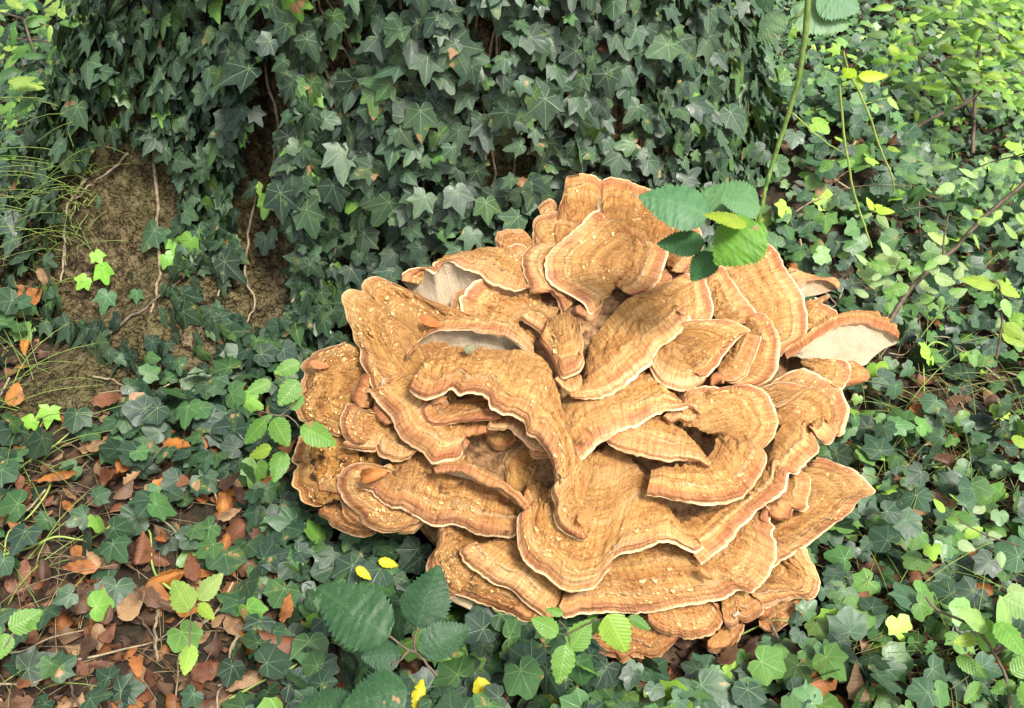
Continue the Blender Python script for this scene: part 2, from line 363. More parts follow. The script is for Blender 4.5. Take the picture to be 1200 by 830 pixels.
rid = 1 - np.abs(vnoise(cx * 16, sy * 16, ZZ * 7)) ; rid2 = 1 - np.abs(vnoise(cx * 36 + 3, sy * 36, ZZ * 19))
disp = .014 * rid ** 3 * -1 - .009 * rid2 ** 3 + .03 * fbm(cx * 5, sy * 5, ZZ * 2.5, 4) + .05 * np.exp(-np.clip(ZZ, 0, 9) / .5) * fbm(cx * 11, sy * 11, ZZ * 9, 3) + .006 * fbm(cx * 60, sy * 60, ZZ * 50, 2)
tv = trunk_p(TH, ZZ, disp).reshape(-1, 3)
link('trunk', mk_mesh('trunk', tv, grid_faces(len(th), len(zz))), tree, M_BARK)

# ------------------------------------------------------------------ the fungus
fung = empty('bracket_fungus', (.1, 1.45, .05), 'huge ochre rosette fungus of overlapping pale-edged caps at the foot of the ivy-clad tree', 'fungus')
cap_n = [0]
def cap(rim, root, h, g, under=None, ud=-4., bulge=1.2, curl=.9, tint=(1, 1, 1), dirt=0., ruf=.5, label=None, sub=None):
    cap_n[0] += 1; sd = cap_n[0] * 7.31
    rim = [(p + (h,))[:3] if len(p) == 2 else (p[0], p[1], h + p[2]) for p in rim]
    root = [(p + (g,))[:3] if len(p) == 2 else (p[0], p[1], g + p[2]) for p in root]
    root = [(a, b, c - .35 * max(0, h - g) - .7) for a, b, c in root]
    L = sum(math.dist(a[:2], b[:2]) for a, b in zip(rim, rim[1:]))
    ns = int(np.clip(L / 1.7, 22, 230)); Rm = catmull(rim, ns); Q = catmull(root, ns)
    span = np.linalg.norm(Rm[:, :2] - Q[:, :2], axis=1); nv = int(np.clip(span.max() / 2.0, 12, 60))
    v = np.linspace(0, 1, nv) ** .85; s = np.linspace(0, L, ns)
    # fine scallops of the margin
    dirn = (Rm[:, :2] - Q[:, :2]) / (span[:, None] + 1e-6)
    wob = 1.6 * fbm(s / 16 + sd, sd, 0, 3) + 1.0 * vnoise(s / 5 + sd, 2.) - .8 * np.abs(vnoise(s / 22 + sd, 9.)) * 1.5
    Rm[:, :2] += dirn * wob[:, None]
    Vv, S = v[None, :], s[:, None]
    P2 = Q[:, None, :2] + (Rm[:, None, :2] - Q[:, None, :2]) * Vv[..., None]
    H = Q[:, 2:3] + (Rm[:, 2:3] - Q[:, 2:3]) * Vv ** .85
    H = H + bulge * np.sin(math.pi * Vv ** .9) - curl * sstep(.8, 1., Vv) ** 1.5
    H = H + ruf * (1.5 * fbm(S / 40 + sd, Vv * 1.2, sd, 2) * Vv ** 1.5 + .35 * vnoise(S / 11 + sd, Vv * 1.5, 3.) * Vv ** 3)
    P = fpt(P2[..., 0], P2[..., 1], H / 100.)
    def normals(P):
        a = np.gradient(P, axis=0); b = np.gradient(P, axis=1); N = np.cross(a, b); N /= np.linalg.norm(N, axis=-1, keepdims=True) + 1e-12
        if np.sum(N * (C0 - P)) < 0: N = -N; return N, True
        return N, False
    N, fl = normals(P)
    d = np.linalg.norm(np.diff(P, axis=1), axis=2); D = np.zeros(P.shape[:2]); D[:, :-1] = np.cumsum(d[:, ::-1], axis=1)[:, ::-1]
    U = np.r_[0, np.cumsum(np.linalg.norm(np.diff(P[:, -1], axis=0), axis=1))][:, None] + 0 * D + sd
    Dn = D + .004 * fbm(U * 30, D * 30, sd, 2)
    inner = sstep(.018, .045, D)
    ds = .0007 * np.sin(Dn / .0085 * 2 * math.pi + sd) * sstep(.004, .012, D) * (.4 + .6 * vnoise(U * 20, D * 12, sd))
    ds += -.0022 * np.exp(-((Dn - .028) / .005) ** 2) * (.6 + .6 * vnoise(U * 14, 1., sd))
    step = fbm(U * 10, D * 10, sd + 3, 2) * .02 + D
    ds += inner * .0016 * (1 - 2 * np.abs((step / .024) % 1 - .35))
    pat = sstep(-.1, .25, fbm(U * 14, D * 16, sd + 5, 2))
    ds += inner * .0034 * np.clip(fbm(U * 95, D * 130, sd, 4) * 2.6, -.8, 1) * (.3 + pat)
    ds += inner * .0030 * np.clip(vnoise(U * 130, D * 110, sd + 9) * 2 - .9, 0, 1) * pat
    ds += inner * .0016 * vnoise(U * 120, D * 14, sd + 4) - inner * .0012 * np.abs(vnoise(U * 70, D * 9, sd + 6)) + .0005 * vnoise(U * 230, D * 22, sd) + .004 * fbm(U * 12, D * 14, sd, 2)
    P = P + N * (ds * (1 - sstep(.94, 1, Vv)))[..., None]
    endw = sstep(0, 14, np.minimum(s, L - s)) * sstep(4, 22, span)
    r = (.0016 + .0008 * vnoise(s / 30 + sd, 5.)) * (.15 + .85 * endw)
    out = P[:, -1] - P[:, -3]; out /= np.linalg.norm(out, axis=1, keepdims=True) + 1e-9; Ne = N[:, -1]
    Vd = C0 - P; Vd /= np.linalg.norm(Vd, axis=-1, keepdims=True); Nu = N * endw[:, None, None] + Vd * (1 - endw)[:, None, None] + .15 * Vd; Nu /= np.linalg.norm(Nu, axis=-1, keepdims=True); Ne = Nu[:, -1]
    rows = [P[:, j] for j in range(nv)]; uvs = [np.stack([U[:, j], D[:, j]], 1) for j in range(nv)]
    for a in (40, 80, 120, 160):
        a = R(a); rows.append(P[:, -1] + out * (r * math.sin(a))[:, None] - Ne * (r * (1 - math.cos(a)))[:, None]); uvs.append(np.stack([U[:, -1], 0 * s], 1))
    ntop = len(rows) - 1
    if under is None:
        for j in range(nv - 2, -1, -2):
            q = P[:, j] - Nu[:, j] * (2 * r + .014 * (1 - v[j]) * endw)[:, None]
            rows.append(q); uvs.append(np.stack([U[:, j], D[:, j]], 1))
    else:
        un = [(p + (ud,))[:3] if len(p) == 2 else (p[0], p[1], ud + p[2]) for p in under]; Uc = catmull(un, ns); nu = 26
        E = rows[-1]; ex, ey = proj(E); he = Rm[:, 2] - curl - .6
        for j in range(1, nu):
            f = j / (nu - 1.)
            hh = (he + (Uc[:, 2] - he) * f - .9 * math.sin(math.pi * f) + .25 * fbm(s / 30 + sd, f * 3, 1, 2)) / 100.
            q = fpt(ex + (Uc[:, 0] - ex) * f, ey + (Uc[:, 1] - ey) * f, hh); rows.append(q); uvs.append(np.stack([U[:, 0], 0 * s + f * .08], 1))
    V = np.stack(rows, 1); m = V.shape[1]; uv = np.stack(uvs, 1).reshape(-1, 2)
    F = grid_faces(ns, m, flip=fl); mi = ((np.arange(m - 1) >= ntop)[None] & ((endw[:-1] > .95) | (under is not None))[:, None]).astype(int).ravel()
    me = mk_mesh('cap', V.reshape(-1, 3), F, uv, mi=mi)
    me.materials.append(M_CAP); me.materials.append(M_PORE)
    o = link('cap', me, fung); o.color = (*tint, 1); o['dirt'] = float(dirt)
    if label: o['label'] = label
    Dm, Pt, Nt = D, P, N; n_ = int(np.clip(L * span.mean() / 13, 10, 1500) * (1.3 if h > 0 else .7))
    i_ = rng.integers(2, ns - 3, n_); j_ = rng.integers(2, nv - 2, n_); dq = Dm[i_, j_]; uq = U[i_, j_]
    okk = (dq > .022) & (dq < .14) & (fbm(uq * 16, dq * 22, sd + 2, 2) > -.02) & ((((dq + .006 * fbm(uq * 14, dq, sd, 2)) / .017) % 1 < .4) | (rng.random(n_) < .25)); i_, j_ = i_[okk], j_[okk]; n_ = len(i_)
    if n_ > 4:
        c_ = Pt[i_, j_]; nn = Nt[i_, j_]; tt = Pt[i_ + 1, j_] - Pt[i_ - 1, j_]; tt /= np.linalg.norm(tt, axis=1, keepdims=True) + 1e-9; rr = np.cross(tt, nn)
        rr *= np.sign(np.sum(rr * (Pt[i_, j_ + 1] - Pt[i_, j_]), 1, keepdims=True)); big_ = (1 + 1.2 * (rng.random(n_) < .10))[:, None]; a_ = rng.uniform(.0008, .0026, n_)[:, None] * big_; b_ = rng.uniform(.0007, .0018, n_)[:, None] * big_; l_ = rng.uniform(.0003, .0020, n_)[:, None]
        q = [c_ - tt * a_ - nn * .0006, c_ + tt * a_ * rng.uniform(.5, 1.2, (n_, 1)) - nn * .0006, c_ + tt * a_ * rng.uniform(.4, 1.1, (n_, 1)) + rr * b_ + nn * l_, c_ + tt * a_ * rng.uniform(-.3, .3, (n_, 1)) + rr * b_ * 1.6 + nn * l_ * 1.3, c_ - tt * a_ * rng.uniform(.5, 1.2, (n_, 1)) + rr * b_ * .8 + nn * l_]
        V5 = np.stack(q, 1).reshape(-1, 3); k5 = np.arange(n_)[:, None, None] * 5 + np.array([[0, 1, 2], [0, 2, 3], [0, 3, 4]])[None]
        ms = mk_mesh('scales', V5, k5.reshape(-1, 3), smooth=False); so_ = link('scales', ms, None, M_SCALE); so_.parent = o; so_['kind'] = 'stuff'
        so_.matrix_parent_inverse = Matrix.Translation(fung.location).inverted() @ Matrix.Identity(4)
        so_.matrix_parent_inverse = Matrix.Identity(4); so_.color = o.color
    return o
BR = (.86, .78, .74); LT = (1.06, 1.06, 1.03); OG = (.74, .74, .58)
# top and back
cap([(630,243),(640,233),(650,236),(657,250)], [(640,266),(664,264)], -5, -6)
cap([(586,302),(580,280),(584,271),(600,267),(615,271),(626,289)], [(598,308),(645,305)], -3.5, -5, tint=BR)
cap([(648,262),(656,240),(661,222),(664,208),(678,204),(692,203),(703,209),(705,219),(701,225),(704,227),(706,212),(716,208),(732,210),(750,218),(765,221),(774,230),(785,242),(797,257),(790,270),(778,285)],
    [(655,300),(700,335),(745,325),(770,300)], -2.2, -2.2, tint=(1, .92, .85), bulge=.6, curl=.4)
cap([(797,250),(808,253),(817,262),(822,275),(824,290),(818,305),(805,320)], [(785,262),(782,290),(785,318)], -5, -6, tint=BR)
cap([(625,292),(624,272),(626,258),(637,251),(652,248),(668,251),(681,262),(692,272)], [(640,305),(660,310),(690,300)], -2.2, -3.5)
cap([(768,284),(778,287),(783,297),(779,312),(773,328),(763,342),(752,347),(742,348)], [(735,272),(728,295),(722,318),(722,335)], -.2, -1.2)
cap([(758,344),(766,346),(776,340),(785,332),(788,323),(782,318),(775,317)], [(755,335),(765,325),(770,320)], -1.5, -2.2)
cap([(702,246),(692,249),(680,262),(660,280),(646,294),(640,304),(639,320),(645,332),(660,342),(675,350),(685,358),(693,368),(700,360)],
    [(722,262),(738,285),(735,312),(722,335),(706,352)], 1.4, -.6, bulge=.5, curl=.4)
cap([(592,306),(594,292),(600,287),(612,287),(621,292)], [(600,325),(625,325)], -1.5, -2.5)
cap([(640,284),(630,286),(619,291),(611,300),(611,314),(616,330),(619,338),(623,345),(633,344),(643,341),(651,350),(658,368)], [(655,285),(648,310),(664,335),(676,352)], -.2, -1.4)
# upper left
cap([(470,329),(471,322),(478,317),(490,315),(500,317),(508,321),(512,318),(509,311),(515,308),(530,308),(545,317),(562,321),(575,332),(592,338),(605,341),(622,338)],
    [(496,334,-2),(505,322,-1),(517,303),(535,297),(556,293),(576,289),(594,291),(608,308),(618,332)], 2.2, -.3,
    under=[(484,344),(492,352),(505,359),(520,361),(540,358),(560,356),(580,354),(600,352),(618,346)], ud=-5, bulge=.6)
cap([(528,376),(526,366),(528,355),(534,343),(542,337),(552,338)], [(560,378),(566,355),(562,345)], -.8, -2)
cap([(544,376),(541,360),(539,348),(545,346),(548,338),(557,330),(568,327),(580,329),(598,333),(614,338)], [(592,388),(605,378),(625,374),(632,362),(634,352),(633,346)], .2, -2.4, bulge=-.8, curl=.2)
cap([(520,356),(500,350),(480,340),(462,332),(450,327),(440,324),(428,328),(423,335),(424,341),(412,339),(403,344),(400,350),(404,362),(405,372),(412,385),(416,400),(422,410),(422,424),(430,438),(434,452),(440,455),(450,449)],
    [(560,372),(550,380),(540,388),(532,398),(525,410),(515,425),(500,438),(480,446),(460,450)], 2.2, .6, bulge=1.2, tint=LT, ruf=.7)
cap([(455,445),(445,452),(431,457),(436,462),(445,475),(457,490),(468,510),(480,523),(497,533),(507,544),(520,540),(535,539),(542,532),(544,516)],
    [(482,436),(500,436),(520,448),(530,460),(538,475),(543,490),(547,506)], 3.0, .6, bulge=1.0)
cap([(477,420),(478,413),(490,402),(500,394),(512,388),(530,387),(550,389),(570,392),(590,396),(605,405),(615,412),(626,421)],
    [(498,396),(508,380),(528,369),(555,370),(585,371),(610,381),(626,397)], 4.6, 2.0,
    under=[(480,420,3),(492,418),(508,416),(530,414),(560,412),(590,418),(617,424)], ud=-1, bulge=.5, label='arched cap with its pale underside showing')
cap([(608,374),(620,381),(630,388),(635,393),(641,389),(647,384)], [(622,360),(640,358),(655,362)], 3.4, 2)
cap([(633,400),(640,412),(648,426),(652,438),(657,445),(668,441),(679,437),(685,426),(683,417),(684,400),(680,388)], [(642,376),(652,370),(662,367),(672,370),(680,378)], 4.4, 4.4, bulge=2.0)
cap([(657,417),(654,430),(658,444),(668,441),(679,437),(685,426),(682,416)], [(657,410),(664,405),(676,409)], 6.0, 5.0, bulge=1.0)
cap([(650,444),(656,452),(660,459),(667,463),(674,462),(680,457),(683,448),(681,440)], [(655,440),(665,436),(676,436)], 4.5, 3.8, bulge=.6)
# left
cap([(405,401),(398,403),(385,407),(370,412),(365,418),(355,424),(353,431),(357,438),(352,446),(353,456),(348,463),(345,472),(346,482),(352,492),(365,500),(380,506),(397,512)],
    [(432,415),(438,430),(440,455),(436,480),(425,500)], -.5, -2, dirt=.55, tint=(.95, .92, .85))
cap([(430,436),(421,445),(415,456),(413,470),(418,477)], [(440,445),(438,462),(432,478)], 1.2, -.2, tint=BR)
cap([(438,470),(437,482),(442,491),(451,498),(459,495)], [(450,468),(462,478),(468,490)], .8, -1, tint=BR)
cap([(426,480),(418,475),(409,473),(402,480),(398,490),(399,505),(405,515),(413,521),(420,517)], [(446,486),(448,500),(445,512),(436,516)], 1.6, -.2)
cap([(396,523),(410,527),(425,529),(439,531),(441,526),(442,534),(452,539),(466,541),(478,539),(488,531)], [(420,508),(440,496),(460,498),(475,508),(490,520)], 1.0, -1.2, dirt=.3)
cap([(360,502),(350,512),(345,525),(342,540),(348,546),(342,556),(343,568),(350,576),(352,586),(362,592),(374,594),(382,590)], [(402,512),(430,520),(445,535),(445,555),(425,575)], -1.5, -3.2, dirt=.9, tint=(.9, .85, .72))
cap([(374,597),(374,604),(384,611),(389,619),(400,622),(415,629),(428,631),(440,626),(447,621)], [(385,588),(410,592),(435,600),(450,608)], -3.6, -4.5, tint=BR, dirt=.4)
cap([(398,600),(401,608),(410,616),(424,621),(436,622)], [(408,592),(430,605),(440,612)], -2.4, -3.4, tint=BR)
cap([(385,560),(372,562),(366,570),(368,577),(380,579),(393,581),(400,593),(405,605),(414,612),(424,618)], [(405,555),(420,560),(428,575),(435,595)], -1.2, -2.6, dirt=.3)
cap([(466,627),(480,626),(492,620),(501,611)], [(475,606),(492,600),(500,600)], -1.0, -2)
cap([(455,549),(442,544),(430,542),(415,543),(402,550),(396,560),(396,573),(403,588),(412,598),(420,605),(424,613),(435,620),(450,625),(467,624),(478,618),(488,614),(498,609)],
    [(468,552),(462,560),(460,570),(470,580),(482,588),(500,596)], .6, -1.0)
cap([(420,566),(417,570),(421,573),(432,576),(442,584),(455,593),(470,597),(485,605),(500,614),(512,617),(530,616),(545,620),(560,627),(575,628),(590,631),(597,632),(604,627),(608,616)],
    [(446,556),(462,540),(482,526),(500,525),(520,538),(545,548),(570,558),(595,572),(612,592)], 2.0, -1.6, dirt=.65, bulge=1.0, label='broad cap speckled with dark decay')
# inner cavity
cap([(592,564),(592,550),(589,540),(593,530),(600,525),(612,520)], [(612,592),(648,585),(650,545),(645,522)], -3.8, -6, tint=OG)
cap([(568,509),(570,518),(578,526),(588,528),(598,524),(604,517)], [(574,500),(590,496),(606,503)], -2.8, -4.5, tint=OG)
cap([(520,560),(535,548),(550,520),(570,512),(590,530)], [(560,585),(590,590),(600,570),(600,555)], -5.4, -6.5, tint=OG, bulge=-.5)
cap([(614,582),(612,592),(617,604),(625,611),(635,606),(642,596)], [(618,571),(632,567),(645,575)], .6, -2, bulge=1.2)
cap([(620,524),(621,533),(628,539),(640,537),(648,538)], [(626,516),(645,518)], 1.6, -.4)
cap([(521,501),(530,508),(541,513),(556,511),(575,508),(582,504)], [(530,494),(555,488),(580,490)], .6, -1.4, tint=BR)
cap([(572,496),(573,503),(585,505),(597,503),(605,512),(618,522),(630,530),(642,530)], [(580,488),(600,482),(625,492),(648,512)], 2.4, -.6)
cap([(512,473),(498,474),(491,480),(491,490),(496,497),(512,501),(530,497),(545,495),(560,494),(576,494),(586,490)], [(522,474),(540,468),(556,466),(576,468),(592,480)], 3.2, .4, tint=BR)
cap([(508,550),(510,556),(517,555),(530,554),(545,557),(560,566),(572,572),(585,573),(595,580),(606,590),(614,598),(620,606)], [(509,548),(520,541),(540,541),(560,548),(582,558),(602,572),(616,586),(624,600)], 3.8, 2.6, bulge=.8, under=[(512,554),(530,557),(550,562),(570,570),(590,577),(606,592),(616,600)], ud=.5)
# long arm
cap([(484,446),(480,456),(484,461),(495,468),(506,468),(520,462),(528,457),(537,463),(550,460),(562,463),(570,468),(575,478),(590,487),(603,489),(612,495),(615,502),(618,510),(630,517),(640,530),(648,545),(650,558),(651,570),(646,574),(645,582),(650,595),(648,606),(655,620),(668,629),(684,634),(689,631)],
    [(492,434),(500,420),(515,410),(535,407),(560,408),(590,410),(622,412),(642,425),(652,450),(660,478),(668,502),(676,522),(681,545),(682,575),(678,595),(677,610),(684,622)], 7.0, 5.4, bulge=1.0, curl=1.2, tint=LT, label='long arm-like cap running down the middle')
# centre right
cap([(672,361),(673,368),(684,373),(692,377),(700,372)], [(684,355),(706,358)], .5, -1)
cap([(668,466),(675,467),(690,467),(702,468),(715,464),(730,455),(745,441),(760,430),(768,416),(772,408),(785,402),(797,390),(803,381),(810,373),(800,369)],
    [(672,456),(681,445),(686,425),(692,405),(702,390),(715,372),(735,352),(762,345),(785,360)], 4.6, 1.2, bulge=.8, tint=LT, label='long diagonal cap right of the centre')
cap([(780,336),(790,328),(797,323),(806,320),(818,326),(827,323),(829,335),(834,352),(836,366),(832,375),(815,376)], [(745,350),(745,358),(755,366),(765,372),(785,378)], 2.4, .2)
cap([(826,325),(834,315),(841,310),(848,311),(853,320),(862,334),(875,350),(882,360),(888,370),(880,379),(860,380)], [(830,345),(832,360),(838,372),(845,380)], .6, -.6, bulge=.4)
cap([(878,276),(886,277),(893,281),(905,288),(915,300),(921,315),(930,328),(940,342),(944,355),(947,375),(946,392),(938,400),(928,404),(920,412),(915,418)],
    [(838,298),(848,312),(856,330),(868,350),(878,370),(890,392),(900,405),(906,418)], -.6, -1.6, bulge=.8, label='tall upright cap at the upper right')
cap([(882,368),(895,367),(905,378),(913,392),(916,405),(914,425),(908,440),(900,447),(888,453),(868,456)], [(870,378),(868,400),(864,425),(855,448)], 1.2, -.4)
cap([(893,394),(890,405),(885,420),(877,437),(870,445),(858,450),(846,447)], [(868,388),(856,405),(846,425),(838,438)], 2.4, .8, tint=(1, .95, .9))
cap([(806,375),(820,374),(845,374),(862,376),(872,383),(879,388),(870,393),(862,401),(850,415),(840,430),(831,441),(824,442)], [(792,384),(786,396),(786,408),(792,420),(804,432)], 4.6, 2.4, tint=LT)
cap([(760,428),(765,440),(773,450),(785,455),(800,458),(812,456),(824,449),(828,443)], [(772,402),(786,398),(802,410),(820,430)], 3.6, 2.2)
cap([(832,451),(832,442),(838,436),(845,436),(850,442),(848,449)], [(838,452),(844,451)], 2.8, 1.8, bulge=1)
cap([(679,542),(688,535),(700,522),(715,513),(730,503),(745,500),(755,495),(765,488),(780,483),(800,480),(812,477),(821,484),(824,488)],
    [(658,474),(672,458),(700,446),(735,438),(762,434),(775,446),(786,460),(800,470),(815,478)], 5.6, 1.8, bulge=.9, tint=LT)
cap([(775,490),(785,497),(796,494),(808,497),(817,491)], [(785,481),(800,478),(815,481)], 4.0, 3.0)
cap([(710,519),(720,525),(735,531),(755,537),(775,540),(795,541),(812,542),(824,545),(832,549),(834,544)], [(728,500),(750,486),(775,486),(795,500),(812,516),(826,532)], 4.8, 2.4)
cap([(835,456),(850,453),(870,451),(885,453),(898,460),(907,472),(912,488),(912,500),(905,515),(895,525),(883,533),(874,529)], [(822,462),(815,476),(812,490),(815,500),(832,508),(860,512)], 5.2, 3.4, tint=LT)
cap([(800,470),(806,455),(822,452),(840,452),(850,458)], [(800,500),(830,498),(845,480)], 3.8, 3.0)
cap([(757,581),(770,584),(785,586),(805,589),(825,592),(845,591),(865,586),(878,575),(890,560),(897,545),(899,535),(895,526)],
    [(764,552),(778,548),(798,546),(820,540),(836,528),(840,512),(845,500),(856,500)], 5.4, 3.4, tint=LT, label='round cap with concentric pale zones')
# centre front
cap([(612,600),(607,606),(606,625),(607,640),(613,655),(620,665),(632,672),(642,677),(650,685),(665,692),(682,694),(697,688),(707,675),(716,665),(717,657),(725,652),(740,648),(760,642),(775,636),(790,637),(805,645),(815,648),(824,643),(822,638)],
    [(632,588),(645,575),(660,555),(675,538),(700,528),(725,525),(745,545),(762,568),(776,590),(792,608),(810,624)], 4.8, 1.2, bulge=1.4, tint=LT, ruf=.7, label='broad wavy cap at the middle front')
# right
cap([(903,450),(912,443),(920,439),(930,434),(945,433),(960,440),(975,448),(987,457),(993,470),(995,487),(993,500),(985,512),(979,508),(976,498)], [(895,470),(905,490),(925,505),(950,510)], .2, -1.4, bulge=.8)
cap([(890,455),(905,449),(915,447),(930,449),(943,453),(954,452),(944,460),(932,469),(920,476),(910,477)], [(885,462),(890,472),(900,478)], 2.8, 1.8)
cap([(955,506),(960,517),(968,522),(975,520),(980,511),(978,500),(972,496)], [(948,500),(955,492),(965,490)], 2.4, 1.0)
cap([(822,663),(831,655),(845,645),(858,632),(865,622),(877,612),(886,600),(897,592),(910,584),(920,574),(923,560),(924,554),(934,556),(940,548),(948,540),(952,536),(960,530),(959,518),(952,511)],
    [(782,606),(798,612),(815,606),(840,596),(865,585),(885,565),(898,545),(905,525),(912,505),(922,495),(938,488)], 3.4, .2, bulge=.6, tint=(1, .97, .95), label='long diagonal cap along the right side')
cap([(936,550),(943,553),(950,562),(952,574),(948,584),(946,590),(948,596),(940,600),(930,598),(926,609),(914,610),(903,605)], [(925,556),(915,570),(906,585),(898,595)], 1.8, .4, tint=BR)
cap([(958,536),(968,538),(976,541),(985,545),(1000,550),(1012,560),(1022,571),(1025,578),(1015,583),(1005,588),(999,598),(985,610),(965,625),(945,640),(925,652),(912,661),(905,666)],
    [(948,542),(942,552),(930,570),(915,590),(902,610),(898,630),(895,650)], -.4, -2.0, dirt=.25, bulge=.7, label='large pointed cap at the right edge')
cap([(654,714),(662,724),(680,720),(710,718),(735,719),(765,718),(790,712),(805,710),(825,707),(845,703),(858,697),(868,692),(880,695),(890,688),(902,675),(906,664),(910,650),(910,636),(904,626),(908,618),(903,611),(905,600),(898,592)],
    [(662,694),(690,665),(720,645),(755,632),(790,628),(820,645),(840,630),(860,612),(878,600),(890,596)], 2.4, -1.2, bulge=.9, label='widest cap across the bottom of the cluster')
cap([(553,636),(543,641),(538,648),(541,657),(550,665),(565,675),(580,685),(600,692),(610,702),(620,712),(632,720),(641,728),(652,720)], [(572,640),(590,628),(608,622),(625,640),(645,665),(655,680),(662,700)], 1.6, -1.4)
cap([(512,612),(513,625),(511,640),(502,655),(500,668),(505,680),(515,692),(527,702),(532,698),(545,700),(560,706),(575,712),(588,718),(600,722),(612,730),(625,729),(637,731),(644,728)],
    [(530,606),(550,610),(575,616),(600,635),(618,660),(635,690),(650,712)], -.2, -3.0, dirt=.6, tint=(.88, .82, .75),
    under=[(518,645,-2),(515,660,-1),(515,680),(524,700),(532,706),(545,712),(560,719),(578,724),(592,728),(602,731),(615,731),(628,731),(640,730)], ud=-2.4)
# bottom
cap([(692,760),(700,766),(712,769),(722,772),(728,779),(735,776),(745,770),(755,773),(768,774),(780,765),(790,756),(798,745)], [(690,742),(715,728),(745,722),(770,722),(795,732)], -1.6, -3.5, tint=BR)
cap([(758,722),(760,732),(770,740),(785,745),(797,746),(802,749),(815,750),(830,747),(842,740),(848,730),(846,720),(838,711)], [(768,706),(790,698),(810,696),(835,700)], .4, -2, tint=(.95, .88, .82))
cap([(828,752),(830,762),(840,766),(855,763),(865,752),(871,741),(873,733)], [(838,742),(850,728),(866,722)], -2.2, -3.6, tint=BR)
cap([(848,728),(852,736),(860,736),(866,733),(864,727),(875,731),(886,726),(895,718),(894,710)], [(845,702),(860,690),(875,692),(888,700)], -.2, -2)
cap([(888,724),(894,728),(901,726),(906,718),(905,710)], [(890,712),(902,706)], -1.8, -2.8, tint=BR)
cap([(944,640),(952,657),(958,670),(961,685),(958,697),(950,703),(940,702),(930,703),(918,706),(908,711),(896,713),(892,708),(884,700)], [(925,645),(912,658),(902,672),(890,682),(878,692)], -.6, -2.4)
cap([(890,736),(898,743),(905,746),(912,740),(920,735),(932,727),(942,718),(949,708),(952,698)], [(888,722),(903,706),(925,698),(945,690)], -3.0, -4.4, tint=BR)
# far right
cap([(930,340),(940,335),(950,331),(965,330),(975,332),(983,337)], [(922,322),(926,314),(945,320),(965,325),(978,326),(984,334)], -2.6, -3.2,
    under=[(935,352,-1),(945,348),(957,346),(968,343),(981,339)], ud=-4.5, bulge=.3)
cap([(952,352),(962,348),(971,345),(970,351),(962,356),(974,360),(984,370),(985,382)], [(938,352),(936,370),(945,395),(960,398)], -2.6, -3.8)
cap([(922,421),(925,419),(940,411),(960,398),(975,388),(990,382),(1008,381),(1028,386),(1044,391),(1053,399)],
    [(918,410),(926,402),(945,389),(968,374),(985,367),(1000,364),(1022,366),(1043,376),(1054,390)], 0, -1.2,
    under=[(932,416),(945,423),(960,425),(980,425),(1000,428),(1014,428),(1022,420),(1036,409),(1049,404)], ud=-2.6, bulge=.5, tint=(.95, .88, .85), label='outermost right cap tilted to show its cream underside')
cap([(975,420),(990,422),(997,428),(998,440),(993,449),(987,457),(978,452)], [(938,420),(940,428),(950,438),(962,444)], -1.0, -2.4, dirt=.2)
cap([(1000,423),(1012,430),(1020,440),(1018,446),(1005,451),(990,454)], [(990,424),(985,438),(984,448)], -2.4, -3.2, tint=BR)
# core mass that carries every cap
u_, v_ = np.meshgrid(np.linspace(0, 1, 90), np.linspace(0, 2 * math.pi, 160), indexing='ij')
cxp = 700 + 255 * u_ * np.cos(v_); cyp = 490 + 225 * u_ * np.sin(v_)
hh = -4.4 - 6 * u_ ** 3 + 1.3 * fbm(cxp / 18, cyp / 18, 3, 4)
hh += 5.0 * np.exp(-(((cxp - 690) / 34) ** 2 + ((cyp - 372) / 36) ** 2)) + 1.2 * np.abs(fbm(cxp / 9, cyp / 9, 7, 3))
cv = fpt(cxp, cyp, hh / 100.); bk = fpt(cxp[-1:], cyp[-1:], (hh[-1:] - 40) / 100.)
cv = np.concatenate([cv, bk], 0)
link('core', mk_mesh('core', cv.reshape(-1, 3), grid_faces(91, 160)), fung, M_CORE)

